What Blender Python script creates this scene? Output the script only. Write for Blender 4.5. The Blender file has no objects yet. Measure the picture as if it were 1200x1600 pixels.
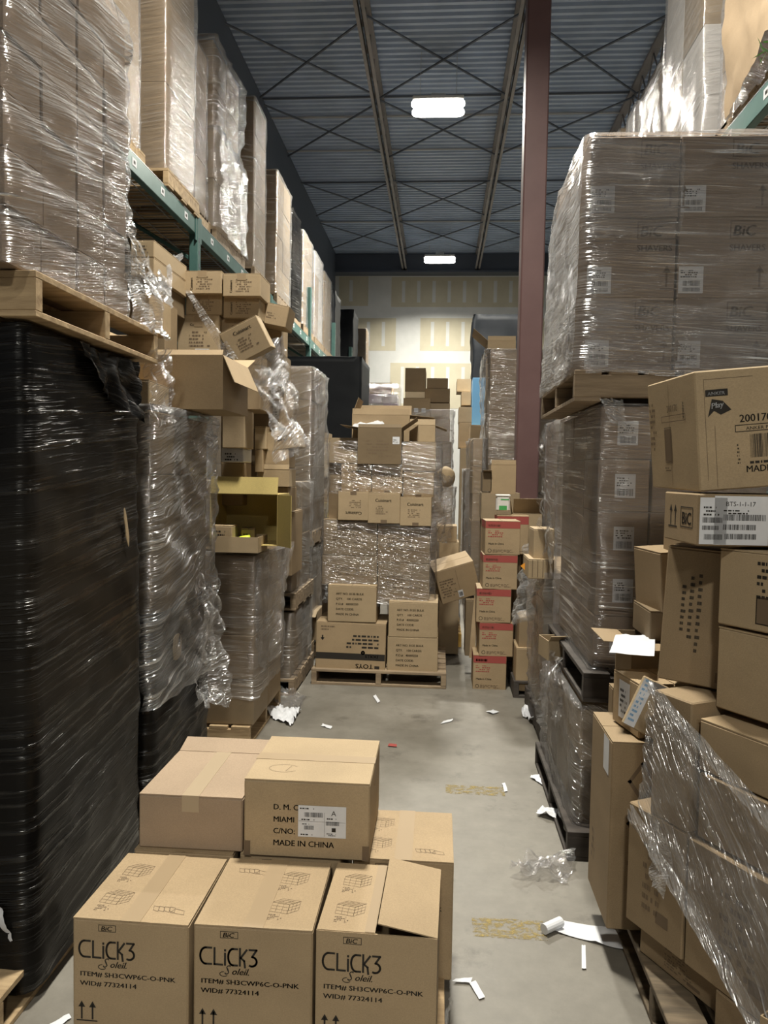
import bpy, bmesh, math, random
from mathutils import Vector, Matrix, noise, Euler

S = bpy.context.scene
C = S.collection
PI = math.pi
rnd = random.Random(7)

# ---------------------------------------------------------------- camera, world, lamps, exposure
CAM = Vector((0.0, 0.0, 1.62)); YAW, PITCH, ROLL, FPX = math.radians(4.1), math.radians(-2.85), math.radians(1.0), 1200.0
FWD = Vector((-math.sin(YAW) * math.cos(PITCH), math.cos(YAW) * math.cos(PITCH), math.sin(PITCH)))
_r = Vector((math.cos(YAW), math.sin(YAW), 0)); _u = _r.cross(FWD)
RGT = _r * math.cos(ROLL) + _u * math.sin(ROLL); UPV = -_r * math.sin(ROLL) + _u * math.cos(ROLL)
cam = bpy.data.objects.new('camera', bpy.data.cameras.new('camera')); C.objects.link(cam)
cam.matrix_world = Matrix((RGT, UPV, -FWD)).transposed().to_4x4(); cam.location = CAM
cam.data.sensor_fit = 'VERTICAL'; cam.data.sensor_height = 36; cam.data.lens = 36 * FPX / 1600
cam.data.clip_start = 0.05; cam.data.clip_end = 200
S.camera = cam
W = bpy.data.worlds.new('world'); S.world = W; W.use_nodes = True
W.node_tree.nodes['Background'].inputs[0].default_value = (0.75, 0.85, 1.0, 1); W.node_tree.nodes['Background'].inputs[1].default_value = 0.05
LAMP_W, LAMP_Z, LAMP_COL = 390.0, 6.72, (1.0, 0.955, 0.835)
LAMP_SPOTS = [(-0.13, 11.0, 1.36), (-0.11, 18.6, 0.66), (-0.13, 3.4, 0.86), (-0.13, -4.2, 0.78), (4.2, 4.6, 0.8), (3.9, -8.3, 0.9), (4.2, 13.0, 0.8)]
S.view_settings.view_transform = 'Standard'; S.view_settings.look = 'None'
S.view_settings.exposure = 0.18; S.view_settings.gamma = 1.0; S.view_settings.use_curve_mapping = False
S.cycles.max_bounces = 10; S.cycles.transparent_max_bounces = 24; S.cycles.diffuse_bounces = 5; S.cycles.glossy_bounces = 4
S.cycles.caustics_reflective = False; S.cycles.caustics_refractive = False; S.cycles.sample_clamp_indirect = 4.0

def ray(px, py): return FWD + RGT * ((px - 600) / FPX) - UPV * ((py - 800) / FPX)
def atY(px, py, Y):
    d = ray(px, py); return CAM + d * (Y / d.y)
def atX(px, py, X):
    d = ray(px, py); return CAM + d * (X / d.x)
def atZ(px, py, Z):
    d = ray(px, py); return CAM + d * ((Z - CAM.z) / d.z)

# ---------------------------------------------------------------- materials
def newmat(name):
    m = bpy.data.materials.new(name); m.use_nodes = True
    nt = m.node_tree; nt.nodes.clear()
    out = nt.nodes.new('ShaderNodeOutputMaterial')
    return m, nt, out
def nd(nt, t, **kw):
    n = nt.nodes.new('ShaderNode' + t)
    for k, v in kw.items():
        if k in n.inputs.keys(): n.inputs[k].default_value = v
        else: setattr(n, k, v)
    return n
def ramp(nt, src, p0, p1, c0=(0, 0, 0, 1), c1=(1, 1, 1, 1)):
    r = nt.nodes.new('ShaderNodeValToRGB'); e = r.color_ramp.elements
    e[0].position, e[0].color, e[1].position, e[1].color = p0, c0, p1, c1
    nt.links.new(src, r.inputs[0]); return r.outputs[0]
def mth(nt, op, a, b=None, clamp=False):
    n = nt.nodes.new('ShaderNodeMath'); n.operation = op; n.use_clamp = clamp
    for i, v in enumerate((a, b)):
        if v is None: continue
        if isinstance(v, (int, float)): n.inputs[i].default_value = v
        else: nt.links.new(v, n.inputs[i])
    return n.outputs[0]
def mapped(nt, coord, scale=(1, 1, 1), rot=0.0, rand=False):
    t = nd(nt, 'TexCoord'); mp = nd(nt, 'Mapping')
    mp.inputs['Scale'].default_value = scale; mp.inputs['Rotation'].default_value = (0, 0, rot)
    nt.links.new(t.outputs[coord], mp.inputs['Vector'])
    if rand:
        o = nd(nt, 'ObjectInfo'); cx = nd(nt, 'CombineXYZ')
        k = mth(nt, 'MULTIPLY', o.outputs['Random'], 40.0)
        for i in range(3): nt.links.new(k, cx.inputs[i])
        nt.links.new(cx.outputs[0], mp.inputs['Location'])
    return mp.outputs[0]

def plain(name, col, rough=0.6, metal=0.0, spec=0.5, emit=None, strength=0):
    m, nt, out = newmat(name)
    b = nd(nt, 'BsdfPrincipled'); b.inputs['Base Color'].default_value = (*col, 1); b.inputs['Roughness'].default_value = rough
    b.inputs['Metallic'].default_value = metal; b.inputs['Specular IOR Level'].default_value = spec
    if emit: b.inputs['Emission Color'].default_value = (*emit, 1); b.inputs['Emission Strength'].default_value = strength
    nt.links.new(b.outputs[0], out.inputs[0]); return m

def noisy(name, c0, c1, scale=6.0, stretch=(1, 1, 1), rough=0.7, bump=0.0, detail=5.0, coord='Object', p=(0.3, 0.7), fine=0.0, metal=0.0, spec=0.4):
    m, nt, out = newmat(name)
    b = nd(nt, 'BsdfPrincipled'); b.inputs['Roughness'].default_value = rough; b.inputs['Specular IOR Level'].default_value = spec; b.inputs['Metallic'].default_value = metal
    v = mapped(nt, coord, stretch, rand=True)
    n = nd(nt, 'TexNoise', Scale=scale, Detail=detail, Roughness=0.6); nt.links.new(v, n.inputs['Vector'])
    col = ramp(nt, n.outputs[0], p[0], p[1], (*c0, 1), (*c1, 1))
    if fine:
        n2 = nd(nt, 'TexNoise', Scale=260.0, Detail=2.0); nt.links.new(v, n2.inputs['Vector'])
        mx = nd(nt, 'Mix', data_type='RGBA', blend_type='MULTIPLY'); mx.inputs[0].default_value = 1.0
        g = ramp(nt, n2.outputs[0], 0.3, 0.7, (1 - fine,) * 3 + (1,), (1 + fine * .4,) * 3 + (1,))
        nt.links.new(col, mx.inputs[6]); nt.links.new(g, mx.inputs[7]); col = mx.outputs[2]
    nt.links.new(col, b.inputs['Base Color'])
    if bump:
        bp = nd(nt, 'Bump', Strength=bump, Distance=0.01); nt.links.new(n.outputs[0], bp.inputs['Height']); nt.links.new(bp.outputs[0], b.inputs['Normal'])
    nt.links.new(b.outputs[0], out.inputs[0]); return m

def card(name, c, rough=0.72):
    d = tuple(x * 0.84 for x in c); return noisy(name, d, c, 3.5, (1, 1, 1.6), rough, 0.12, 4, p=(0.25, 0.62), fine=0.13, spec=0.25)

M = {}
M['kraft'] = card('kraft_card', (0.385, 0.284, 0.172))
M['tan'] = card('tan_card', (0.415, 0.315, 0.196))
M['brown'] = card('brown_card', (0.295, 0.216, 0.130))
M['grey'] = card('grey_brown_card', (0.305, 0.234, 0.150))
M['mauve'] = card('mauve_brown_card', (0.300, 0.228, 0.168))
M['pink'] = card('pinkish_brown_card', (0.365, 0.272, 0.190))
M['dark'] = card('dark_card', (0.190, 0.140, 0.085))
M['yellow'] = card('yellow_lined_card', (0.560, 0.440, 0.170))
M['cream'] = card('cream_card', (0.60, 0.50, 0.36))
M['white'] = card('white_card', (0.62, 0.60, 0.58))
M['lilac'] = card('lilac_card', (0.50, 0.44, 0.50))
M['ink'] = plain('black_ink', (0.030, 0.026, 0.022), 0.6, spec=0.2)
M['fadedink'] = plain('faded_ink', (0.16, 0.115, 0.075), 0.65, spec=0.2)
M['redink'] = plain('red_ink', (0.33, 0.075, 0.065), 0.6, spec=0.2)
M['paper'] = noisy('white_paper', (0.56, 0.57, 0.60), (0.68, 0.69, 0.72), 8, rough=0.7)
M['tape'] = plain('brown_tape', (0.31, 0.225, 0.132), 0.6)
M['clear_tape'] = plain('clear_tape', (0.40, 0.315, 0.215), 0.28)
M['wood'] = noisy('pallet_wood', (0.26, 0.175, 0.095), (0.52, 0.385, 0.225), 3.0, (1, 9, 9), 0.75, 0.3, 6, fine=0.1)
M['oldwood'] = noisy('old_pallet_wood', (0.16, 0.115, 0.075), (0.38, 0.29, 0.19), 3.0, (1, 9, 9), 0.8, 0.3, 6, fine=0.1)
M['darkwood'] = noisy('dark_pallet', (0.030, 0.025, 0.022), (0.07, 0.058, 0.05), 3.0, (1, 6, 6), 0.7, 0.2)
M['yellowwood'] = noisy('yellow_pallet', (0.45, 0.27, 0.06), (0.60, 0.38, 0.10), 3.0, (1, 6, 6), 0.7, 0.2)
M['green'] = noisy('green_rack_paint', (0.045, 0.105, 0.095), (0.075, 0.150, 0.138), 5, rough=0.4)
M['maroon'] = noisy('maroon_steel_paint', (0.115, 0.062, 0.062), (0.150, 0.085, 0.083), 2, rough=0.5, fine=0.06)
M['deck'] = noisy('blue_grey_deck', (0.33, 0.41, 0.55), (0.43, 0.52, 0.68), 1.5, rough=0.5)
M['steel'] = noisy('joist_steel', (0.16, 0.155, 0.16), (0.24, 0.22, 0.22), 3, rough=0.5)
M['darksteel'] = plain('dark_steel', (0.085, 0.10, 0.13), 0.5)
M['conduit'] = plain('conduit', (0.42, 0.43, 0.45), 0.4)
M['lampmetal'] = plain('lamp_housing', (0.75, 0.75, 0.74), 0.4)
M['lampglow'] = plain('lamp_lens', (0.9, 0.9, 0.9), 0.4, emit=(1.0, 0.97, 0.90), strength=14.0)
M['wire'] = plain('galvanised_wire', (0.45, 0.46, 0.46), 0.35, metal=0.8)
M['blue'] = plain('blue_print', (0.12, 0.30, 0.52), 0.4)
M['orange'] = plain('orange_sticker', (0.85, 0.36, 0.04), 0.5)
M['greenlabel'] = plain('green_label', (0.05, 0.30, 0.08), 0.5)
M['lime'] = plain('lime_plastic', (0.60, 0.72, 0.06), 0.35)
M['blackplastic'] = plain('black_plastic', (0.02, 0.02, 0.022), 0.35)
M['leaf'] = plain('leaf_green', (0.13, 0.36, 0.08), 0.5)
M['brownpaper'] = card('brown_wrapping_paper', (0.40, 0.30, 0.20))

def film(name, rot=0.15, haze=0.10, streak=0.55, seed=0.0, tint=(0.93, 0.92, 0.92), coarse=1.1, rough=0.14, dist=0.018):
    """clear stretch film: see-through, with glossy and milky wrinkles pulled along one direction"""
    m, nt, out = newmat(name)
    def nz(sc, stretch, detail, r=rot, off=0.0):
        t = nd(nt, 'TexCoord'); mp = nd(nt, 'Mapping'); mp.inputs['Scale'].default_value = (stretch[0], stretch[1], 1)
        rt = nd(nt, 'Mapping'); rt.inputs['Rotation'].default_value = (0, 0, r); rt.inputs['Location'].default_value = (seed + off, seed * 2.3 + off, 0)
        nt.links.new(t.outputs['UV'], rt.inputs['Vector']); nt.links.new(rt.outputs[0], mp.inputs['Vector'])
        n = nd(nt, 'TexNoise', Scale=sc, Detail=detail, Roughness=0.55); nt.links.new(mp.outputs[0], n.inputs['Vector']); return n.outputs[0]
    a = nz(1.0, (1.1 * coarse, 46 * coarse), 3.0)
    b = nz(1.0, (0.7 * coarse, 12 * coarse), 3.0, rot * 0.6, 3.1)
    e = nz(1.0, (3.2 * coarse, 120 * coarse), 2.0, rot * 1.3, 1.7)
    msk = nz(1.0, (1.4, 2.2), 3.0, 0.0, 9.0)
    mk = ramp(nt, msk, 0.42, 0.62)
    sa = ramp(nt, a, 0.58, 0.67); sb = ramp(nt, b, 0.52, 0.75); se = ramp(nt, e, 0.60, 0.74)
    st = mth(nt, 'ADD', mth(nt, 'MULTIPLY', mth(nt, 'ADD', sa, mth(nt, 'MULTIPLY', se, 0.6)), mk), mth(nt, 'MULTIPLY', sb, 0.18), True)
    st = mth(nt, 'MULTIPLY', st, streak)
    h = mth(nt, 'ADD', mth(nt, 'ADD', mth(nt, 'MULTIPLY', a, 1.0), mth(nt, 'MULTIPLY', b, 1.5)), mth(nt, 'MULTIPLY', e, 0.6))
    bp = nd(nt, 'Bump', Strength=1.0, Distance=dist); nt.links.new(h, bp.inputs['Height'])
    tr = nd(nt, 'BsdfTransparent'); tr.inputs[0].default_value = (*tint, 1)
    gl = nd(nt, 'BsdfGlossy'); gl.inputs['Color'].default_value = (0.95, 0.96, 0.98, 1); gl.inputs['Roughness'].default_value = rough
    df = nd(nt, 'BsdfDiffuse'); df.inputs['Color'].default_value = (0.88, 0.88, 0.89, 1)
    nt.links.new(bp.outputs[0], gl.inputs['Normal']); nt.links.new(bp.outputs[0], df.inputs['Normal'])
    co = nd(nt, 'MixShader'); co.inputs[0].default_value = 0.33; nt.links.new(gl.outputs[0], co.inputs[1]); nt.links.new(df.outputs[0], co.inputs[2])
    lw = nd(nt, 'LayerWeight', Blend=0.22); nt.links.new(bp.outputs[0], lw.inputs['Normal'])
    fac = mth(nt, 'ADD', mth(nt, 'ADD', st, haze), mth(nt, 'MULTIPLY', lw.outputs['Fresnel'], 0.45), True)
    mx = nd(nt, 'MixShader'); nt.links.new(fac, mx.inputs[0]); nt.links.new(tr.outputs[0], mx.inputs[1]); nt.links.new(co.outputs[0], mx.inputs[2])
    nt.links.new(mx.outputs[0], out.inputs[0]); return m
def blackfilm(name, rot=0.15, seed=0.0):
    m, nt, out = newmat(name)
    b = nd(nt, 'BsdfPrincipled'); b.inputs['Roughness'].default_value = 0.24; b.inputs['Specular IOR Level'].default_value = 0.22
    def nz(stretch, detail, r):
        t = nd(nt, 'TexCoord'); mp = nd(nt, 'Mapping'); mp.inputs['Scale'].default_value = (stretch[0], stretch[1], 1)
        rt = nd(nt, 'Mapping'); rt.inputs['Rotation'].default_value = (0, 0, r); rt.inputs['Location'].default_value = (seed, seed, 0)
        nt.links.new(t.outputs['UV'], rt.inputs['Vector']); nt.links.new(rt.outputs[0], mp.inputs['Vector'])
        n = nd(nt, 'TexNoise', Scale=1.0, Detail=detail, Roughness=0.6); nt.links.new(mp.outputs[0], n.inputs['Vector']); return n.outputs[0]
    a, e, k, m2 = nz((1.2, 40), 3, rot), nz((5, 95), 2, rot * 1.2), nz((1.0, 1.4), 3, 0), nz((1.3, 1.8), 3, 0.4)
    nt.links.new(ramp(nt, k, 0.38, 0.72, (0.003, 0.003, 0.0035, 1), (0.019, 0.016, 0.0125, 1)), b.inputs['Base Color'])
    hh = mth(nt, 'ADD', ramp(nt, a, 0.52, 0.78), mth(nt, 'MULTIPLY', ramp(nt, e, 0.55, 0.8), 0.5))
    h = mth(nt, 'MULTIPLY', hh, ramp(nt, m2, 0.40, 0.66))
    nt.links.new(ramp(nt, a, 0.50, 0.66, (0.38,) * 3 + (1,), (0.13,) * 3 + (1,)), b.inputs['Roughness'])
    nt.links.new(ramp(nt, a, 0.52, 0.66, (0.16,) * 3 + (1,), (0.65,) * 3 + (1,)), b.inputs['Specular IOR Level'])
    bp = nd(nt, 'Bump', Strength=0.9, Distance=0.013); nt.links.new(h, bp.inputs['Height']); nt.links.new(bp.outputs[0], b.inputs['Normal'])
    nt.links.new(b.outputs[0], out.inputs[0]); return m
M['film'] = film('clear_film', 0.14, 0.07, 0.62, 1.0)
M['film2'] = film('clear_film_diagonal', -0.2, 0.12, 0.80, 4.0, coarse=1.3)
M['film3'] = film('clear_film_level', 0.04, 0.13, 0.80, 7.0, coarse=1.15, rough=0.17, dist=0.011)
M['slick'] = film('clear_film_taut', -0.15, 0.12, 0.6, 41.0, coarse=1.2, rough=0.13, dist=0.009)
M['film4'] = film('clear_film_milky', -0.3, 0.17, 0.65, 11.0)
M['film5'] = film('clear_film_loose', 0.5, 0.10, 0.6, 15.0, coarse=1.3)
M['black'] = blackfilm('black_film', -0.10, 2.0)
M['matt'] = noisy('matt_black_film', (0.006, 0.008, 0.011), (0.012, 0.014, 0.018), 3.0, rough=0.55, spec=0.25)
M['grimy'] = noisy('grimy_wood', (0.07, 0.055, 0.038), (0.19, 0.145, 0.095), 3.0, (1, 9, 9), 0.8, 0.3, 6)
M['film6'] = film('clear_film_crinkled', -0.32, 0.20, 0.95, 31.0, coarse=1.0)
M['heavy'] = film('clear_film_band', 0.45, 0.16, 0.75, 21.0)

# ---------------------------------------------------------------- mesh helpers
def link(name, me, mats, parent=None):
    o = bpy.data.objects.new(name, me); C.objects.link(o)
    for m in (mats if isinstance(mats, (list, tuple)) else [mats]): me.materials.append(m)
    if parent is not None: o.parent = parent
    return o
LABELS = {}
def tag(o, label, cat, group=None, kind=None):
    o['label'] = label; o['category'] = cat
    if group: o['group'] = group
    if kind: o['kind'] = kind
    LABELS.setdefault(label, []).append((o.name, group))
    return o
def struct(o): o['kind'] = 'structure'; return o
def empty(name, loc=(0, 0, 0), rz=0.0):
    o = bpy.data.objects.new(name, None); C.objects.link(o); o.location = loc; o.rotation_euler = (0, 0, rz); o.empty_display_size = 0.05; return o
def finish(name, bm, mats, parent=None, smooth=False):
    me = bpy.data.meshes.new(name); bm.normal_update(); bm.to_mesh(me); bm.free()
    if smooth:
        for p in me.polygons: p.use_smooth = True
    return link(name, me, mats, parent)
def bx(bm, x0, x1, y0, y1, z0, z1, mi=0, bev=0.0, mat=None):
    vs = [bm.verts.new(p) for p in ((x0, y0, z0), (x1, y0, z0), (x1, y1, z0), (x0, y1, z0), (x0, y0, z1), (x1, y0, z1), (x1, y1, z1), (x0, y1, z1))]
    if mat is not None:
        for v in vs: v.co = mat @ v.co
    fs = [bm.faces.new([vs[i] for i in f]) for f in ((3, 2, 1, 0), (4, 5, 6, 7), (0, 1, 5, 4), (1, 2, 6, 5), (2, 3, 7, 6), (3, 0, 4, 7))]
    for f in fs: f.material_index = mi
    if bev > 0:
        es = list({e for f in fs for e in f.edges})
        bmesh.ops.bevel(bm, geom=es, offset=bev, segments=1, affect='EDGES', profile=0.5, material=-1)
    return fs
def bar(bm, p, q, r, mi=0, n=6):
    p, q = Vector(p), Vector(q); d = (q - p).normalized(); a = d.orthogonal().normalized(); b = d.cross(a)
    rings = []
    for c in (p, q): rings.append([bm.verts.new(c + (a * math.cos(2 * PI * i / n) + b * math.sin(2 * PI * i / n)) * r) for i in range(n)])
    for i in range(n):
        f = bm.faces.new((rings[0][i], rings[0][(i + 1) % n], rings[1][(i + 1) % n], rings[1][i])); f.material_index = mi
    bm.faces.new(list(reversed(rings[0]))).material_index = mi; bm.faces.new(rings[1]).material_index = mi

# ---- printing: flat ink shapes given in face coordinates (u to the right, v up)
_tc = {}
def text_geo(s, size, shear=0.0, bold=0.0):
    key = (s, round(size, 4), shear, bold)
    if key not in _tc:
        cu = bpy.data.curves.new('t', 'FONT'); cu.body = s; cu.size = size; cu.shear = shear; cu.offset = bold * size; cu.resolution_u = 2
        ob = bpy.data.objects.new('t', cu); C.objects.link(ob)
        dg = bpy.context.evaluated_depsgraph_get(); dg.update()
        me = bpy.data.meshes.new_from_object(ob.evaluated_get(dg))
        vs = [(v.co.x, v.co.y) for v in me.vertices]; fs = [tuple(p.vertices) for p in me.polygons]
        bpy.data.objects.remove(ob); bpy.data.curves.remove(cu); bpy.data.meshes.remove(me)
        _tc[key] = (vs, fs)
    return _tc[key]
def P_text(s, u, v, size, ink=0, shear=0.0, bold=0.0, sx=1.0, rot=0.0):
    vs, fs = text_geo(s, size, shear, 0.0); c, si = math.cos(rot), math.sin(rot); V, F = [], []
    for k in ((-1, 0, 1) if bold else (0,)):
        n = len(V); e = k * size * max(.018, min(bold, .03)); V += [(u + (x * sx + e) * c - y * si, v + (x * sx + e) * si + y * c) for x, y in vs]; F += [tuple(i + n for i in f) for f in fs]
    return (V, F, ink)
def P_rect(u, v, w, h, ink=0): return ([(u, v), (u + w, v), (u + w, v + h), (u, v + h)], [(0, 1, 2, 3)], ink)
def P_frame(u, v, w, h, t, ink=0):
    a = [(u, v), (u + w, v), (u + w, v + h), (u, v + h)]; b = [(u + t, v + t), (u + w - t, v + t), (u + w - t, v + h - t), (u + t, v + h - t)]
    return (a + b, [(0, 1, 5, 4), (1, 2, 6, 5), (2, 3, 7, 6), (3, 0, 4, 7)], ink)
def P_line(pts, t, ink=0):
    vs, fs = [], []
    for (x0, y0), (x1, y1) in zip(pts, pts[1:]):
        dx, dy = x1 - x0, y1 - y0; l = math.hypot(dx, dy) or 1; nx, ny = -dy / l * t / 2, dx / l * t / 2; ex, ey = dx / l * t * .4, dy / l * t * .4
        k = len(vs); vs += [(x0 + nx - ex, y0 + ny - ey), (x0 - nx - ex, y0 - ny - ey), (x1 - nx + ex, y1 - ny + ey), (x1 + nx + ex, y1 + ny + ey)]; fs.append((k, k + 1, k + 2, k + 3))
    return (vs, fs, ink)
def P_barcode(u, v, w, h, ink=0, seed=1):
    r = random.Random(seed); x = u; vs, fs = [], []
    while x < u + w:
        t = r.choice((.006, .012, .02)) * w; k = len(vs); vs += [(x, v), (x + t, v), (x + t, v + h), (x, v + h)]; fs.append((k, k + 1, k + 2, k + 3)); x += t + r.choice((.008, .014, .02)) * w
    return (vs, fs, ink)
def P_arrows(u, v, s, ink=0):
    out = []
    for k in (0, 0.62 * s):
        out.append(P_line([(u + k, v), (u + k, v + s * .8)], s * .10, ink)); out.append(([(u + k - s * .2, v + s * .65), (u + k + s * .2, v + s * .65), (u + k, v + s)], [(0, 1, 2)], ink))
    out.append(P_rect(u - s * .3, v - s * .15, s * 1.2, s * .07, ink)); return out
def arc(cx, cy, r, a0, a1, n=10, ry=None): return [(cx + r * math.cos(math.radians(a0 + (a1 - a0) * i / n)), cy + (ry or r) * math.sin(math.radians(a0 + (a1 - a0) * i / n))) for i in range(n + 1)]
def smear(u, v, w, h, rows, ink, seed=3, fill=0.75):
    """a block of tiny unreadable print"""
    r = random.Random(seed); out = []; rh = h / rows
    for i in range(rows):
        x = u; end = u + w * r.uniform(.6, 1)
        while x < end:
            l = min(r.uniform(.03, .14) * w, end - x)
            if r.random() < fill: out.append(P_rect(x, v + h - (i + 1) * rh, l, rh * .5, ink))
            x += l + .03 * w
    return out
def add_print(bm, face, w, d, h, items, inkbase=1, eps=0.0007):
    fr = {'F': ((-w / 2, -d / 2, 0), (1, 0, 0), (0, 0, 1), (0, -1, 0)), 'L': ((-w / 2, d / 2, 0), (0, -1, 0), (0, 0, 1), (-1, 0, 0)),
          'R': ((w / 2, -d / 2, 0), (0, 1, 0), (0, 0, 1), (1, 0, 0)), 'T': ((-w / 2, -d / 2, h), (1, 0, 0), (0, 1, 0), (0, 0, 1))}[face]
    o, eu, ev, en = (Vector(x) for x in fr)
    flat = []
    for it in items: flat += it if isinstance(it, list) else [it]
    for vs, fs, ink in flat:
        bv = [bm.verts.new(o + eu * x + ev * y + en * eps) for x, y in vs]
        for f in fs:
            try: bm.faces.new([bv[i] for i in f]).material_index = inkbase + ink
            except ValueError: pass
INKS = ['ink', 'fadedink', 'redink', 'blue', 'paper', 'white']

def carton(w, d, h, loc, label, mat='kraft', rz=0.0, rx=0.0, ry=0.0, group=None, seam='y', tape=None, prints=None, stickers=(), name='cardboard_box', open_top=None, flaps=(), bev=0.004, cat='box', inner=None):
    """a carton standing on loc; front face looks along -y before rotation. sizes in metres, angles in degrees"""
    bm = bmesh.new(); t = 0.004
    if open_top:
        for a in ((-w / 2, w / 2, -d / 2, -d / 2 + t), (-w / 2, w / 2, d / 2 - t, d / 2), (-w / 2, -w / 2 + t, -d / 2 + t, d / 2 - t), (w / 2 - t, w / 2, -d / 2 + t, d / 2 - t)): bx(bm, *a, 0, h)
        bx(bm, -w / 2 + t, w / 2 - t, -d / 2 + t, d / 2 - t, 0, t)
    else:
        if seam == 'y' or seam == 'x':
            bx(bm, -w / 2, w / 2, -d / 2, d / 2, 0, h - t, bev=bev)
            g = 0.002
            if seam == 'y': bx(bm, -w / 2 + .001, -g, -d / 2 + .001, d / 2 - .001, h - t, h); bx(bm, g, w / 2 - .001, -d / 2 + .001, d / 2 - .001, h - t, h)
            else: bx(bm, -w / 2 + .001, w / 2 - .001, -d / 2 + .001, -g, h - t, h); bx(bm, -w / 2 + .001, w / 2 - .001, g, d / 2 - .001, h - t, h)
        else: bx(bm, -w / 2, w / 2, -d / 2, d / 2, 0, h, bev=bev)
    for face, items in (prints or {}).items(): add_print(bm, face, w, d, h, items)
    o = finish(name, bm, [M[mat]] + [M[k] for k in INKS])
    o.location = loc; o.rotation_euler = Euler((math.radians(rx), math.radians(ry), math.radians(rz)), 'XYZ')
    tag(o, label, cat, group)
    if tape:
        tw = 0.026; e = 0.0012; dn = 0 if tape == 'flat' else min(0.07, h * .3); b2 = bmesh.new()
        tm = 'tape' if tape in (True, 'flat') else tape
        if seam == 'x':
            bx(b2, -w / 2 - e, w / 2 + e, -tw, tw, h, h + e)
            for s in (-1, 1) if dn else (): bx(b2, *sorted((s * w / 2, s * (w / 2 + e))), -tw, tw, h - dn, h)
        else:
            bx(b2, -tw, tw, -d / 2 - e, d / 2 + e, h, h + e)
            for s in (-1, 1) if dn else (): bx(b2, -tw, tw, *sorted((s * d / 2, s * (d / 2 + e))), h - dn, h)
        finish('packing_tape', b2, M[tm], o)
    for (face, u, v, lw, lh, items) in stickers:
        b3 = bmesh.new(); add_print(b3, face, w, d, h, [P_rect(u, v, lw, lh, 4)], eps=0.0012)
        add_print(b3, face, w, d, h, items, eps=0.0018)
        lab = finish('shipping_label', b3, [M[mat]] + [M[k] for k in INKS], o); lab['label'] = 'white printed paper label'
    for (side, ang, ln) in flaps:
        b4 = bmesh.new(); a = math.radians(ang)
        half, org, out = {'F': (w / 2, Vector((0, -d / 2, h)), Vector((0, -1, 0))), 'B': (w / 2, Vector((0, d / 2, h)), Vector((0, 1, 0))),
                          'L': (d / 2, Vector((-w / 2, 0, h)), Vector((-1, 0, 0))), 'R': (d / 2, Vector((w / 2, 0, h)), Vector((1, 0, 0)))}[side]
        along = Vector((0, 0, 1)).cross(out); dirv = out * math.cos(a) + Vector((0, 0, 1)) * math.sin(a); nrm = dirv.cross(along)
        mt = Matrix((along, dirv, nrm)).transposed().to_4x4(); mt.translation = org
        bx(b4, -half + .002, half - .002, 0, ln, -0.0015, 0.0015, mat=mt)
        finish('flap', b4, M[inner or mat], o)
    return o

def carton_at(r, Y, d, label, mat='kraft', **kw):
    """carton whose front face, Y metres down the aisle, spans the region r = (left, top, right, bottom) of the view"""
    mx, my = (r[0] + r[2]) / 2, (r[1] + r[3]) / 2
    x0, x1 = atY(r[0], my, Y).x, atY(r[2], my, Y).x; z1, z0 = atY(mx, r[1], Y).z, atY(mx, r[3], Y).z
    return carton(x1 - x0, d, z1 - z0, ((x0 + x1) / 2, Y + d / 2, z0), label, mat, **kw)

TIERS = ['bottom', 'second', 'third', 'fourth', 'fifth', 'sixth', 'seventh', 'eighth', 'ninth', 'tenth', 'eleventh', 'twelfth']
ORD = ['first', 'second', 'third', 'fourth', 'fifth', 'sixth']
def stack(desc, xs, ys, zs, mats, aisle='R', group=None, seed=0, jit=0.004, prints=None, stickers=None, seam=None, skip=(), gap=0.008, front=True):
    """cartons of a pallet load, those on its front and aisle faces; aisle: which x side faces the aisle"""
    r = random.Random(seed); nx, ny, nz = len(xs) - 1, len(ys) - 1, len(zs) - 1; ai = nx - 1 if aisle == 'R' else 0
    for k in range(nz):
        for i in range(nx):
            for j in range(ny):
                if not ((front and j == 0) or i == ai) or (i, j, k) in skip: continue
                tier = 'top tier' if k == nz - 1 and nz > 1 else TIERS[k] + ' tier'
                m = r.choice(mats); n = abs(i - ai)
                pos = 'front aisle corner' if i == ai and j == 0 else (f'aisle face, {ORD[j]} back' if i == ai else f'front, {ORD[n]} from aisle')
                lab = f'{m if m not in ("kraft", "tan", "mauve") else "brown"} carton, {tier}, {pos}, {desc}'
                w, d, h = xs[i + 1] - xs[i] - gap, ys[j + 1] - ys[j] - gap, zs[k + 1] - zs[k]
                carton(w, d, h, ((xs[i] + xs[i + 1]) / 2 + r.uniform(-jit, jit), (ys[j] + ys[j + 1]) / 2 + r.uniform(-jit, jit), zs[k]), lab, m, group=group or 'cartons of the ' + desc, seam=seam,
                       prints=prints(w, d, h, i, j, k) if prints else None, stickers=stickers(w, d, h, i, j, k) if stickers else ())
def div(a, b, n): return [a + (b - a) * i / n for i in range(n + 1)]

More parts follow.
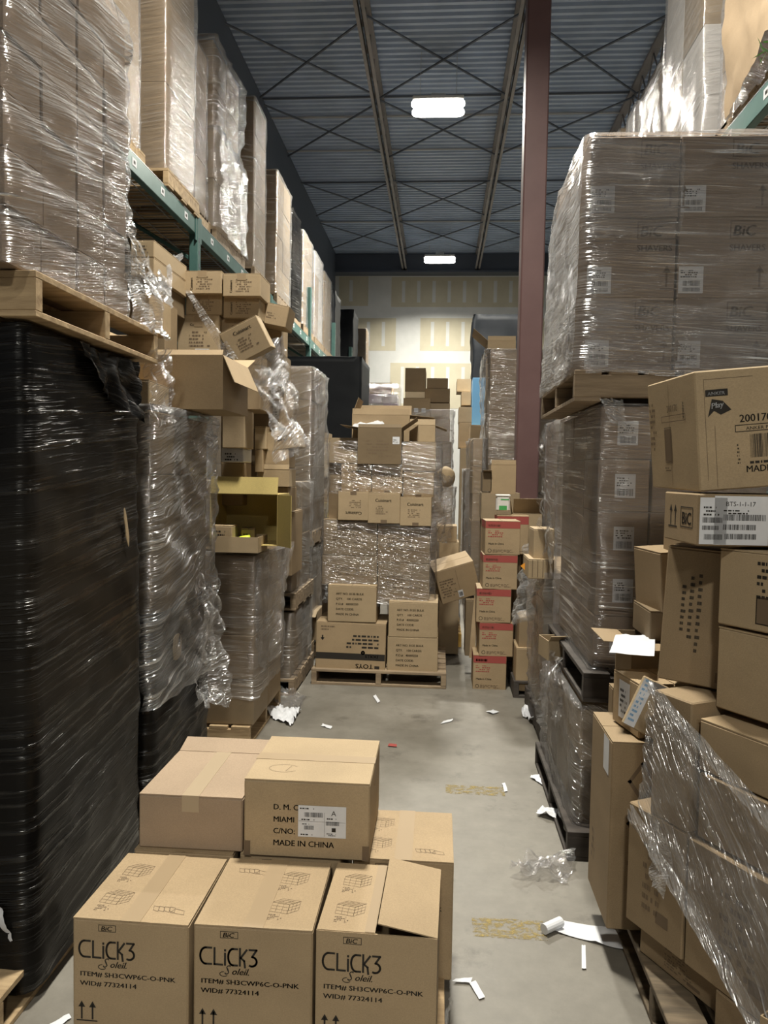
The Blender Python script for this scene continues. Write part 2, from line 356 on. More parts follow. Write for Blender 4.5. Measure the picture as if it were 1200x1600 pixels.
def pallet(x0, x1, y0, y1, z0, label, mat='oldwood', rz=0.0, along='x', h=0.125, group=None, name='wooden_pallet'):
    cx, cy = (x0 + x1) / 2, (y0 + y1) / 2
    o = empty(name, (cx, cy, z0), math.radians(rz)); tag(o, label, 'pallet', group)
    w, d = x1 - x0, y1 - y0
    if along == 'y': w, d = d, w
    mt = Matrix.Rotation(PI / 2, 4, 'Z') if along == 'y' else Matrix()
    # deck boards run along x (or y), stringers across them
    bm = bmesh.new(); n = 6
    for i in range(n):
        y = -d / 2 + (d - .11) * i / (n - 1); bx(bm, -w / 2, w / 2, y, y + .11, h - .02, h, bev=.002, mat=mt)
    finish('top_deck', bm, M[mat], o)
    bm = bmesh.new()
    for i in range(3):
        y = -d / 2 + (d - .11) * i / 2; bx(bm, -w / 2, w / 2, y, y + .11, 0, .018, bev=.002, mat=mt)
    finish('bottom_deck', bm, M[mat], o)
    for i in range(3):
        x = -w / 2 + (w - .04) * i / 2; bm = bmesh.new(); bx(bm, x, x + .04, -d / 2, d / 2, .018, h - .02, bev=.002, mat=mt); finish('stringer', bm, M[mat], o)
    return o

def fbm(x, y, z): return noise.noise(Vector((x, y, z)))
def wrap(x0, x1, y0, y1, z0, z1, label, mat='film', seed=0, amp=0.012, off=0.010, res=0.045, lip=0.05, lean=(0, 0), taper=0.0, ragged=0.012, rz=0.0, name='stretch_wrap', pinch=None, group=None, round_=0.03, slant=0.35, cat='plastic wrap'):
    """stretch film round a load: one wrinkled skin a little outside the cartons, lipped over the top edge"""
    cx, cy = (x0 + x1) / 2, (y0 + y1) / 2; hw, hd = (x1 - x0) / 2 + off, (y1 - y0) / 2 + off; rr = round_
    path = []  # (x, y, nx, ny, s)
    def seg(p, q, n):
        L = (Vector(q) - Vector(p)).length; k = max(2, int(L / res))
        for i in range(k): path.append((p[0] + (q[0] - p[0]) * i / k, p[1] + (q[1] - p[1]) * i / k, *n))
    corners = [(hw - rr, -hd + rr, -90), (hw - rr, hd - rr, 0), (-hw + rr, hd - rr, 90), (-hw + rr, -hd + rr, 180)]
    prev = (-hw + rr, -hd)
    for i, (ax, ay, a0) in enumerate(corners):
        st = (ax + rr * math.cos(math.radians(a0)), ay + rr * math.sin(math.radians(a0)))
        seg(prev, st, ((0, -1), (1, 0), (0, 1), (-1, 0))[i])
        for k in range(3):
            a = math.radians(a0 + 30 * k); path.append((ax + rr * math.cos(a), ay + rr * math.sin(a), math.cos(a), math.sin(a)))
        a = math.radians(a0 + 90); prev = (ax + rr * math.cos(a), ay + rr * math.sin(a))
    n = len(path); ss = [0.0]
    for i in range(n):
        q = path[(i + 1) % n]; ss.append(ss[-1] + math.hypot(q[0] - path[i][0], q[1] - path[i][1]))
    H = z1 - z0; nv = max(3, int(H / res)); vs, uvs = [], []
    rows = nv + 1 + (2 if lip else 0)
    for j in range(rows):
        jj = min(j, nv); t = jj / nv; ins = 0 if j <= nv else (0.35 if j == nv + 1 else 1.0) * lip
        for i in range(n):
            x, y, nx, ny = path[i]; s = ss[i]; z = z0 + H * t
            if j == 0: z += ragged * 2 * fbm(s * 9, seed, 3.3)
            if j == nv: z += ragged * fbm(s * 4, seed, 7.3)
            if j > nv: z = z1 + 0.004
            a = fbm(s * 1.1, z * 1.6, seed) * amp * 1.1 + amp * .4
            f = 1 - abs(fbm(s * 2.6 + z * slant * 5, z * 7 - s * slant * 6, seed + 20)); a += (f ** 8) * amp * .7
            a += amp * .12 * fbm(s * 11, z * 11, seed + 5)
            if pinch:
                for pz in pinch: a -= amp * 1.2 * math.exp(-((z - pz) / 0.03) ** 2)
            a = max(a, -off * .8) - ins - taper * (1 - t)
            vs.append((x + nx * a + lean[0] * t, y + ny * a + lean[1] * t, z)); uvs.append((s, z + ins))
    fs, fu = [], []
    for j in range(rows - 1):
        for i in range(n):
            i2 = (i + 1) % n; fs.append((j * n + i, j * n + i2, (j + 1) * n + i2, (j + 1) * n + i))
            fu += [uvs[j * n + i], (ss[i + 1], uvs[j * n + i2][1]), (ss[i + 1], uvs[(j + 1) * n + i2][1]), uvs[(j + 1) * n + i]]
    me = bpy.data.meshes.new(name); me.from_pydata(vs, [], fs); uvl = me.uv_layers.new(name='UVMap')
    for l, uv in zip(uvl.data, fu): l.uv = uv
    for p in me.polygons: p.use_smooth = True
    o = link(name, me, M[mat]); o.location = (cx, cy, 0); o.rotation_euler = (0, 0, math.radians(rz)); tag(o, label, cat, group); return o

def sheet(name, label, cat, corners, mat, nu=24, nv=24, amp=0.02, freq=5.0, seed=0, ragged=0.02, floor=None, sag=0.0, group=None, parent=None, thick=0.0):
    """a limp sheet between four corners (a, b, c, d in order round the edge), crumpled by noise"""
    a, b, c, d = (Vector(p) for p in corners); nrm = ((b - a).cross(d - a)).normalized(); vs, uvs = [], []
    for j in range(nv + 1):
        for i in range(nu + 1):
            u, v = i / nu, j / nv; e = min(u, 1 - u, v, 1 - v)
            if ragged:
                ru = u + ragged * fbm(v * 9, seed, 1.0) * (1 if i in (0, nu) else .3); rv = v + ragged * fbm(u * 9, seed, 2.0) * (1 if j in (0, nv) else .3)
            else: ru, rv = u, v
            p = (a * (1 - ru) + b * ru) * (1 - rv) + (d * (1 - ru) + c * ru) * rv
            n1 = fbm(p.x * freq, p.y * freq, p.z * freq + seed * 3.7); n2 = (1 - abs(fbm(p.x * freq * 1.7 + seed, p.y * freq * 1.7, p.z * freq * 1.7))) ** 5
            p = p + nrm * (amp * (n1 + n2 * .8)) + Vector((fbm(p.y * freq, p.z * freq, seed), fbm(p.z * freq, p.x * freq, seed), 0)) * amp * .5
            p.z -= sag * 4 * u * (1 - u)
            if floor is not None: p.z = floor + abs(p.z - floor)
            vs.append(p); uvs.append((u * (b - a).length, v * (d - a).length))
    o0 = parent.location.copy() if parent else sum(vs, Vector()) / len(vs)
    if not parent: o0.z = min(v.z for v in vs)
    fs, fu = [], []
    for j in range(nv):
        for i in range(nu):
            q = (j * (nu + 1) + i, j * (nu + 1) + i + 1, (j + 1) * (nu + 1) + i + 1, (j + 1) * (nu + 1) + i); fs.append(q); fu += [uvs[k] for k in q]
    me = bpy.data.meshes.new(name); me.from_pydata([v - o0 for v in vs], [], fs); uvl = me.uv_layers.new(name='UVMap')
    for l, uv in zip(uvl.data, fu): l.uv = uv
    for p in me.polygons: p.use_smooth = True
    o = link(name, me, M[mat], parent)
    if not parent: o.location = o0; tag(o, label, cat, group)
    return o
# ================================================================ the setting
ZD, ZJ = 7.50, 7.05
def concrete():
    m, nt, out = newmat('worn_concrete'); b = nd(nt, 'BsdfPrincipled'); v = mapped(nt, 'Object')
    n1 = nd(nt, 'TexNoise', Scale=0.9, Detail=8.0, Roughness=0.62); n2 = nd(nt, 'TexNoise', Scale=9.0, Detail=6.0, Roughness=0.7); n3 = nd(nt, 'TexNoise', Scale=3.1, Detail=7.0, Roughness=0.72)
    for n in (n1, n2, n3): nt.links.new(v, n.inputs['Vector'])
    c1 = ramp(nt, n1.outputs[0], 0.32, 0.68, (0.150, 0.138, 0.116, 1), (0.235, 0.219, 0.190, 1))
    c2 = ramp(nt, n2.outputs[0], 0.3, 0.72, (0.80, 0.79, 0.78, 1), (1.05, 1.05, 1.04, 1)); c3 = ramp(nt, n3.outputs[0], 0.57, 0.70, (1, 1, 1, 1), (0.56, 0.55, 0.54, 1))
    col = c1
    for c in (c2, c3):
        mx = nd(nt, 'Mix', data_type='RGBA', blend_type='MULTIPLY'); mx.inputs[0].default_value = 1.0; nt.links.new(col, mx.inputs[6]); nt.links.new(c, mx.inputs[7]); col = mx.outputs[2]
    nt.links.new(col, b.inputs['Base Color']); nt.links.new(ramp(nt, n1.outputs[0], 0.3, 0.7, (0.38,) * 3 + (1,), (0.62,) * 3 + (1,)), b.inputs['Roughness'])
    bp = nd(nt, 'Bump', Strength=0.12, Distance=0.01); nt.links.new(n2.outputs[0], bp.inputs['Height']); nt.links.new(bp.outputs[0], b.inputs['Normal'])
    nt.links.new(b.outputs[0], out.inputs[0]); return m
M['concrete'] = concrete()
M['wallpaint'] = noisy('white_joint_compound', (0.66, 0.67, 0.65), (0.76, 0.76, 0.74), 2.0, rough=0.8)
M['board'] = noisy('raw_drywall', (0.58, 0.53, 0.40), (0.66, 0.61, 0.47), 2.0, rough=0.85)
M['darkwall'] = noisy('dim_block_wall', (0.12, 0.13, 0.15), (0.17, 0.18, 0.20), 2.0, rough=0.8)
def wornpaint():
    m, nt, out = newmat('worn_yellow_paint'); b = nd(nt, 'BsdfPrincipled'); b.inputs['Base Color'].default_value = (0.33, 0.25, 0.085, 1); b.inputs['Roughness'].default_value = 0.7
    v = mapped(nt, 'Object', (3.5, 5, 1)); n = nd(nt, 'TexNoise', Scale=9.0, Detail=8.0, Roughness=0.75); nt.links.new(v, n.inputs['Vector'])
    t = nd(nt, 'BsdfTransparent'); mx = nd(nt, 'MixShader'); nt.links.new(ramp(nt, n.outputs[0], 0.47, 0.66), mx.inputs[0])
    nt.links.new(t.outputs[0], mx.inputs[1]); nt.links.new(b.outputs[0], mx.inputs[2]); nt.links.new(mx.outputs[0], out.inputs[0]); return m
M['yellowpaint'] = wornpaint()

bm = bmesh.new(); bx(bm, -3.3, 7.5, -16, 21.2, -0.2, 0); struct(finish('floor', bm, M['concrete']))
bm = bmesh.new(); bx(bm, -3.35, -3.15, -16, 21.2, 0, ZD + .1); struct(finish('wall_left', bm, M['darkwall']))
bm = bmesh.new(); bx(bm, 7.5, 7.7, -16, 21.2, 0, ZD + .1); struct(finish('wall_right', bm, M['darkwall']))
# far wall: painted joints round raw boards
bm = bmesh.new(); YW = 21.0
bx(bm, -3.3, 7.6, YW, YW + .2, 0, ZD + .1, 0)
def wpan(px0, py0, px1, py1, strips=True):
    a, b = atY(px0, py0, YW), atY(px1, py1, YW); x0, x1, z1, z0 = a.x, b.x, a.z, b.z
    bx(bm, x0, x1, YW - .004, YW, z0, z1, 1)
    x = x0 + .33
    while strips and x < x1 - .1: bx(bm, x - .045, x + .045, YW - .006, YW - .004, z0 + .12, z1 - .1, 0); x += .41
wpan(557, 497, 618, 548); wpan(657, 497, 850, 549); wpan(610, 567, 850, 640); wpan(530, 432, 575, 478)
wpan(612, 433, 850, 480)
struct(finish('wall_far', bm, [M['wallpaint'], M['board']]))
# corrugated roof deck, ribs running across the aisle
bm = bmesh.new(); prof = [(0, 0), (.055, 0), (.07, .04), (.125, .04), (.14, 0)]; vs = []; y = -16.0
while y < 21.2:
    for dy, dz in prof[:-1]: vs.append((y + dy, ZD + dz))
    y += .14
prev = None
for y, z in vs:
    cur = (bm.verts.new((-3.3, y, z)), bm.verts.new((7.6, y, z)))
    if prev: bm.faces.new((prev[0], cur[0], cur[1], prev[1]))
    prev = cur
struct(finish('ceiling', bm, M['deck']))
for x in (-2.98, -1.05, 0.88, 2.81, 4.74):
    bm = bmesh.new()
    bx(bm, x - .065, x - .012, -16, 20.9, ZJ, ZJ + .012); bx(bm, x + .012, x + .065, -16, 20.9, ZJ, ZJ + .012)
    bx(bm, x - .02, x - .012, -16, 20.9, ZJ, ZJ + .05); bx(bm, x + .012, x + .02, -16, 20.9, ZJ, ZJ + .05)
    bx(bm, x - .06, x + .06, -16, 20.9, ZD - .05, ZD - .005)
    y = 0.0
    while y < 20.5: bar(bm, (x, y, ZJ + .02), (x, y + .3, ZD - .03), .012, n=5); bar(bm, (x, y + .3, ZD - .03), (x, y + .6, ZJ + .02), .012, n=5); y += .6
    struct(finish('ceiling_joist', bm, M['steel']))
for yc in (4.5, 7.8, 11.05, 13.25, 16.5, 19.0):
    for x0 in (-2.98, -1.05, .88, 2.81):
        bm = bmesh.new(); bar(bm, (x0, yc - 1.05, ZD - .08), (x0 + 1.93, yc + 1.05, ZD - .08), .016, n=5); bar(bm, (x0, yc + 1.05, ZD - .1), (x0 + 1.93, yc - 1.05, ZD - .1), .016, n=5)
        struct(finish('ceiling_bridging_beam', bm, M['darksteel']))
for y, m in ((9.6, 'darksteel'), (12.2, 'darksteel'), (12.85, 'conduit'), (14.16, 'conduit'), (15.69, 'darksteel'), (18.11, 'conduit')):
    bm = bmesh.new(); bar(bm, (-3.1, y, ZD - .03), (6, y, ZD - .03), .018); struct(finish('ceiling_conduit_trim', bm, M[m]))
bm = bmesh.new(); bx(bm, -3.15, 7.5, 20.75, 20.98, 6.98, ZD - .02); bx(bm, -3.15, 7.5, 20.6, 20.98, 6.96, 7.0); struct(finish('ceiling_girder_beam', bm, M['darksteel']))
bm = bmesh.new(); bx(bm, -3.15, -2.9, -16, 20.7, 6.5, ZD - .02); struct(finish('side_girder_beam', bm, M['darksteel']))
# maroon column
a, b = atY(807, 700, 7.2).x, atY(843, 700, 7.2).x
bm = bmesh.new(); bx(bm, a, b, 7.2, 7.42, .02, ZD - .01, bev=.012); bx(bm, a - .09, b + .09, 7.11, 7.51, 0, .02)
struct(finish('steel_column', bm, M['maroon']))
bm = bmesh.new(); fr = P_line([(a, 2.9 + 1.4), (b - .05, 2.9 + 1.4)], .006)
for n, (px, py, w, d) in enumerate(((742, 1235, .30, .11), (795, 1451, .26, .12))):
    p = atZ(px, py, 0); bm2 = bmesh.new(); bx(bm2, p.x - w / 2, p.x + w / 2, p.y - d / 2, p.y + d / 2, 0.0005, 0.0015); struct(finish('floor_marking', bm2, M['yellowpaint']))
bm.free()

# ---------------------------------------------------------------- lamps
LBL = {0: 'twin-panel bright ceiling lamp, the nearer of the two seen', 1: 'twin-panel bright ceiling lamp close to the far wall'}
for i, (x, y, lk) in enumerate(LAMP_SPOTS):
    o = empty('high_bay_lamp', (x, y, LAMP_Z)); tag(o, LBL.get(i, 'twin-panel ceiling lamp out of sight above the aisles'), 'lamp', 'high bay ceiling lamps')
    bm = bmesh.new(); bx(bm, -.35, .35, -.25, .25, .02, .07, bev=.01); bx(bm, -.10, .10, -.12, .12, .07, .16, bev=.01); finish('housing', bm, M['lampmetal'], o)
    for s in (-1, 1):
        bm = bmesh.new(); pl = [(.27 + .10 * math.cos(t), .115 * math.sin(t)) for t in [PI * (k / 8 - .5) for k in range(9)]]; pl += [(-x_, -y_) for x_, y_ in pl]
        f = bm.faces.new([bm.verts.new((x_, y_ + s * .125, -.01)) for x_, y_ in reversed(pl)]); r = bmesh.ops.extrude_face_region(bm, geom=[f]); bmesh.ops.translate(bm, vec=(0, 0, .03), verts=[v for v in r['geom'] if isinstance(v, bmesh.types.BMVert)]); finish('lens', bm, M['lampglow'], o)
        bm = bmesh.new(); bar(bm, (s * .25, 0, .07), (s * .25, 0, ZD - LAMP_Z), .004, n=4); finish('hanger', bm, M['wire'], o)
    ld = bpy.data.lights.new('lamp_light', 'AREA'); ld.shape = 'RECTANGLE'; ld.size, ld.size_y = .60, .40; ld.spread = 2.55; ld.energy = LAMP_W * lk; ld.color = LAMP_COL
    l = bpy.data.objects.new('lamp_light', ld); C.objects.link(l); l.parent = o; l.location = (0, 0, -.03)
    l.rotation_euler = (0, 0, 0)

# ---------------------------------------------------------------- pallet racks on both sides
UPY = [3.47, 6.14, 8.81, 11.48, 14.15, 16.82, 19.49]
def rack(xf, xb, side, ups, zb):
    s = 1 if xf > xb else -1
    for k, y in enumerate(ups):
        o = empty('rack_upright', (xf, y, 0)); tag(o, f'green steel rack upright on the {side} side, {TIERS[k] if k else "first"} one along the aisle', 'rack upright', f'{side} rack uprights')
        for x in (0, xb - xf):
            bm = bmesh.new(); top = zb + (.03 if k < 3 or side == 'right' else .75); bx(bm, x - .035, x + .035, -.04, .04, 0, top, bev=.004)
            for j in range(int((top - .06) / .1)): bx(bm, x + s * .036 - .001, x + s * .036 + .001, -.008, .008, .05 + j * .1, .08 + j * .1, 1)
            finish('post', bm, [M['green'], M['darksteel']], o)
        for j in range(5):
            bm = bmesh.new(); z = .3 + j * .75; bar(bm, (0, 0, z), (xb - xf, 0, z + .6), .018, n=5); finish('brace', bm, M['green'], o)
    for k, (y0, y1) in enumerate(zip(ups, ups[1:])):
        for nm, x in (('aisle', xf), ('wall', xb)):
            o = empty('rack_beam', (x, (y0 + y1) / 2, zb - .12)); tag(o, f'green {nm}-edge rack beam in bay {k + 1} from the front, {side} side', 'rack beam', f'{side} rack beams')
            L = y1 - y0 - .085; bm = bmesh.new(); bx(bm, -.025, .025, -L / 2, L / 2, 0, .12, bev=.004); bx(bm, *sorted((s * .025, s * .032)), -L / 2, -L / 2 + .03, -.05, .15); bx(bm, *sorted((s * .025, s * .032)), L / 2 - .03, L / 2, -.05, .15)
            finish('beam_rail', bm, M['green'], o)
            if nm == 'aisle':
                for j in range(5):
                    bm = bmesh.new(); yy = -L / 2 + .3 + j * .5; bx(bm, *sorted((s * .0255, s * .027)), yy, yy + .07, .04, .09); bx(bm, *sorted((s * .027, s * .0275)), yy + .02, yy + .05, .055, .075, 1)
                    finish('location_label', bm, [M['paper'], M['ink']], o)
        o = empty('wire_deck', ((xf + xb) / 2, (y0 + y1) / 2, zb)); tag(o, f'wire mesh rack deck in bay {k + 1} from the front, {side} side', 'rack deck', f'{side} rack decks')
        bm = bmesh.new(); L = y1 - y0 - .1; h = abs(xf - xb) / 2 + .02; n = int(L / .07)
        for j in range(n + 1):
            yy = -L / 2 + L * j / n; bar(bm, (-h, yy, .006), (h, yy, .006), .004, n=4)
            if j % 1 == 0: bx(bm, s * h - .004, s * h + .004, yy - .004, yy + .004, -.03, .01)
        for j in range(6): xx = -h + 2 * h * j / 5; bx(bm, xx - .004, xx + .004, -L / 2, L / 2, 0, .006)
        finish('wire_grid', bm, M['wire'], o)
ZB = 3.62
rack(-2.0, -3.02, 'left', UPY, ZB)
rack(1.62, 2.64, 'right', [3.2, 5.87, 8.54, 11.2], ZB)

def load(x0, x1, y0, y1, z0, zt, n, desc, mats=('brown',), fm='film', aisle='R', pal='oldwood', seed=0, wrapkw=None, stackkw=None, film_=True, inset=.03):
    nx, ny, nz = n; z = z0
    if pal: pallet(x0, x1, y0, y1, z0, f'pallet under the {desc}', pal); z = z0 + .127
    if nx: stack(desc, div(x0 + inset, x1 - inset, nx), div(y0 + inset, y1 - inset, ny), div(z, zt, nz), mats, aisle, seed=seed, **(stackkw or {}))
    if film_:
        kw = dict(seed=seed, mat=fm); kw.update(wrapkw or {})
        wrap(x0 + inset, x1 - inset, y0 + inset, y1 - inset, z - .02, zt, f'stretch film round the {desc}', **kw)
# ================================================================ left rack, upper level
TB = ['brown', 'grey', 'kraft']
R = dict(res=.07, amp=.012)
load(-3.0, -2.04, 4.25, 5.2, ZB + .01, 6.0, (1, 1, 3), 'glossy load at near end, left rack', ['tan', 'kraft'], 'slick', seed=1, wrapkw=R, pal='wood')
load(-2.96, -1.96, 5.42, 6.12, ZB + .01, 6.2, (1, 1, 4), 'tall narrow load, second on left rack', ['kraft', 'grey'], 'slick', seed=2, wrapkw=R, pal='wood')
load(-3.0, -2.02, 6.2, 6.62, ZB + .01, 5.12, (1, 1, 3), 'slim load past the tall one, left rack', ['kraft', 'brown'], 'film', seed=3, wrapkw=R, pal='wood')
load(-3.0, -2.0, 6.72, 7.72, ZB + .01, 4.62, (1, 2, 2), 'loose-wrapped load bulging from left rack', ['grey', 'brown'], 'film4', seed=4, wrapkw=dict(res=.06, amp=.05, off=.03), pal='oldwood')
stack('upper crates of the bulging load, left rack', div(-2.95, -2.06, 1), div(6.8, 7.66, 2), div(4.64, 5.4, 2), ['tan', 'brown'], seed=41)
wrap(-2.95, -2.06, 6.8, 7.66, 4.62, 5.42, 'baggy film hood over top of the bulging load, left rack', 'film2', 44, amp=.05, off=.03, res=.06)
load(-2.94, -1.97, 8.0, 8.62, ZB + .01, 5.5, (1, 1, 5), 'plain brown tower in middle of left rack', ['brown', 'grey'], 'film', seed=5, wrapkw=R)
load(-2.96, -1.98, 9.15, 10.1, ZB + .01, 5.2, (1, 2, 4), 'wide brown load past tower, left rack', ['tan', 'brown'], 'film3', seed=6, wrapkw=R)
carton(.5, .4, .28, (-2.5, 9.4, 5.22), 'loose carton lying on top of wide brown rack load', 'brown')
load(-2.98, -2.02, 10.25, 10.95, ZB + .01, 5.15, (0, 0, 0), 'black-wrapped load on left rack', fm='black', seed=7, wrapkw=dict(res=.07, amp=.025, lip=.4))
load(-2.96, -2.0, 11.05, 11.95, ZB + .01, 5.1, (1, 2, 4), 'pale load past the black, left rack', ['brown', 'grey'], 'film4', seed=8, wrapkw=R)
load(-2.96, -2.0, 12.1, 13.0, ZB + .01, 5.1, (1, 2, 4), 'second pale load past black, left rack', ['white', 'grey'], 'film4', seed=9, wrapkw=R)
load(-2.96, -2.0, 13.1, 14.0, ZB + .01, 5.05, (1, 2, 3), 'third pale load past black, left rack', ['brown', 'grey'], 'film', seed=10, wrapkw=R)
load(-2.96, -2.0, 14.3, 15.2, ZB + .01, 5.0, (0, 0, 0), 'small black load deep in left rack', fm='matt', seed=11, wrapkw=dict(res=.08, amp=.02, lip=.4))
load(-2.96, -1.95, 16.9, 17.9, ZB + .01, 5.2, (0, 0, 0), 'last black load of left rack by far wall', fm='matt', seed=12, wrapkw=dict(res=.08, amp=.02, lip=.4))
load(-2.4, -1.75, 18.0, 18.7, ZB - .3, 5.0, (1, 1, 4), 'wrapped pile next to far wall at rack end', ['brown', 'tan', 'white'], 'film', seed=13, wrapkw=R, pal=None)

# ================================================================ left, nearest: black load with a clear-wrapped load on top
pallet(-2.3, -1.205, 1.99, 2.9, 0, 'wooden pallet under the tall black-wrapped load', 'wood', along='y')
w = wrap(-2.26, -1.215, 2.17, 2.97, .045, 2.035, 'black stretch film round the tall nearest left load', 'black', 21, amp=.016, off=.014, res=.03, lip=.5, name='black_stretch_wrap', slant=-.1, taper=-.012)
def hole(parent, pts, label):
    bm = bmesh.new(); f = bm.faces.new([bm.verts.new(p) for p in pts]); r = bmesh.ops.extrude_face_region(bm, geom=[f]); bmesh.ops.translate(bm, vec=(.003, 0, 0), verts=[v for v in r['geom'] if isinstance(v, bmesh.types.BMVert)])
    h = finish('exposed_carton', bm, M['tan'], parent); h['label'] = label; return h
loc0 = w.location.copy()
ex = []
for i in range(12):
    a = 2 * PI * i / 12; ex.append(Vector((-1.183, 2.83 + .012 * math.cos(a) * (1 + .3 * math.sin(3 * i)) - .02 * math.sin(a), 1.40 + .075 * math.sin(a))) - loc0)
hole(w, ex, 'brown carton showing through a rip')
sheet('torn_film_flap', 'torn black film flap hanging below the wooden pallet, left', 'plastic wrap', [(-1.17, 2.42, 2.03), (-1.17, 2.94, 2.03), (-1.14, 2.92, 1.80), (-1.165, 2.70, 1.86)], 'black', 20, 14, .03, 7, 3, ragged=.05)
sheet('torn_film_strip', 'curled pale torn strip on front of nearest black load', 'plastic wrap', [tuple(atY(-14, 1412, 2.13)), tuple(atY(4, 1418, 2.125)), tuple(atY(21, 1470, 2.125)), tuple(atY(17, 1472, 2.13))], 'paper', 5, 10, .012, 12, 19, ragged=.05)
pallet(-2.28, -1.155, 2.13, 3.08, 2.05, 'wooden pallet lying on top of the black-wrapped load', 'wood', along='y', h=.13)
DB = 'clear-wrapped load above the black one'
ysB = [2.05, 2.27, 2.50, 2.70, 2.90]
stack(DB, div(-2.25, -1.205, 1), ysB, [2.185 + .155 * i for i in range(8)], ['mauve'], seed=22, jit=.006)
wrap(-2.25, -1.205, 2.05, 2.90, 2.17, 3.285, 'clear stretch film round the load above the black one', 'film2', 23, amp=.014, off=.010, res=.03, pinch=[2.185 + .155 * i for i in range(1, 9)], slant=.5)
sheet('loose_film', 'loose clear film draping off far corner of the upper left load', 'plastic wrap', [(-1.19, 2.88, 2.62), (-1.16, 3.02, 2.40), (-1.12, 3.14, 2.16), (-1.17, 2.86, 2.18)], 'film5', 18, 18, .03, 7, 5, ragged=.06)
sheet('loose_film', 'clear film bag dangling beside the upper left pallet end', 'plastic wrap', [(-1.16, 3.02, 2.10), (-1.10, 3.16, 2.12), (-1.10, 3.12, 1.82), (-1.15, 3.05, 1.80)], 'film5', 16, 18, .04, 9, 6, ragged=.08)

# ---- second left load: clear over black
DC = 'bulging half-clear half-black load'
pallet(-2.2, -1.2, 3.08, 3.95, 0, 'dark pallet hidden under the bulging half-black load', 'oldwood')
stack(DC, div(-2.1, -1.19, 1), div(3.10, 3.88, 2), [.128, .95, 1.3, 1.6, 1.865], ['dark', 'brown'], seed=31)
wrap(-2.1, -1.19, 3.10, 3.88, .62, 1.885, 'clear crinkled film over upper half of the bulging load', 'film6', 32, amp=.035, off=.022, res=.03, slant=-.5)
w = wrap(-2.1, -1.2, 3.09, 3.84, .12, 1.02, 'black film round lower half of the bulging load', 'black', 33, amp=.03, off=.014, res=.03, lip=.0, name='black_stretch_wrap')
loc0 = w.location.copy(); ex = []
for i in range(10):
    a = 2 * PI * i / 10; ex.append(Vector((-1.158, 3.33 + .055 * math.cos(a), .83 + .075 * math.sin(a) * (1 + .25 * math.cos(2 * a)))) - loc0)
hole(w, ex, 'brown carton seen through a round hole')
sheet('loose_film', 'torn clear film streamer hanging off the bulging load', 'plastic wrap', [(-1.14, 3.62, 1.12), (-1.10, 3.80, 1.10), (-1.0, 3.72, .45), (-1.13, 3.55, .50)], 'film5', 16, 26, .05, 7, 7, ragged=.08)
# open torn box sitting on it
carton(.44, .42, .24, (-1.19, 3.60, 1.895), 'big torn open carton perched on the bulging load', 'kraft', rz=-1, open_top=True, flaps=[('B', 22, .16), ('L', 40, .2), ('R', -66, .13), ('F', 125, .03)])
carton(.30, .30, .1, (-1.36, 3.24, 1.89), 'flattened carton wedged under the big torn open carton', 'tan', rz=4)

# ---- third left load: brown cartons, clear film, yellow-lined box on top
DE = 'low clear-wrapped load with yellow-lined box on it'
pallet(-1.85, -1.08, 4.36, 5.25, 0, 'pallet under the low clear-wrapped left load', 'wood', along='y')
stack(DE, div(-1.8, -1.06, 1), div(4.38, 5.15, 2), [.128, .40, .66, .90, 1.13], ['brown', 'grey'], seed=34)
wrap(-1.8, -1.06, 4.38, 5.15, .30, 1.15, 'clear film round the low load under yellow-lined box', 'film3', 35, amp=.022, off=.014, res=.035)
sheet('loose_film', 'clear film trailing down corner of the low left load', 'plastic wrap', [(-1.05, 4.40, 1.1), (-.92, 4.9, 1.17), (-1.0, 4.75, .45), (-1.07, 4.36, .40)], 'film5', 18, 24, .035, 6, 8, ragged=.05)
carton(.24, .3, .08, (-1.21, 4.05, .0), 'wooden crate piece on floor before the low left load', 'kraft', name='wood_block', cat='crate')
b = carton(.40, .30, .34, (-1.13, 4.72, 1.34), 'open yellow-lined carton lying on its side with goods inside', 'yellow', rx=90, open_top=True, flaps=[('B', -12, .10), ('R', 50, .16)],
           prints={'R': [P_text('ART NO.', .05, .22, .03), P_text('QTY.', .05, .17, .03), P_text('P.O.#', .05, .12, .03)]})
carton(.12, .16, .14, (-1.25, 4.43, 1.165), 'small printed box inside the yellow-lined carton mouth', 'tan', prints={'F': smear(.01, .02, .1, .1, 5, 0)})
carton(.08, .12, .12, (-1.13, 4.5, 1.165), 'smaller box leaning inside the yellow-lined carton', 'brown', rz=12, prints={'F': smear(.01, .02, .06, .08, 4, 0)})
bm = bmesh.new()
for i in range(9):
    pass
prev = None
for i in range(13):
    t = i / 12; r = .012 + .022 * math.sin(min(1, t * 1.05) * PI * .62) ** 1.5; c = Vector((-1.26 + .16 * t, 4.40, 1.185 + .035 * t))
    ring = [bm.verts.new(c + Vector((0, math.cos(2 * PI * k / 10) * r, math.sin(2 * PI * k / 10) * r))) for k in range(10)]
    if prev:
        for k in range(10): bm.faces.new((prev[k], prev[(k + 1) % 10], ring[(k + 1) % 10], ring[k]))
    else: bm.faces.new(list(reversed(ring)))
    prev = ring
bm.faces.new(prev); o = finish('toy_bat', bm, M['lime'], smooth=True); tag(o, 'lime yellow plastic toy bat poking out of the yellow-lined carton', 'toy')
carton(.27, .24, .09, (-1.16, 4.42, 1.155), 'low open tray of small goods under the lime toy bat', 'tan', open_top=True)

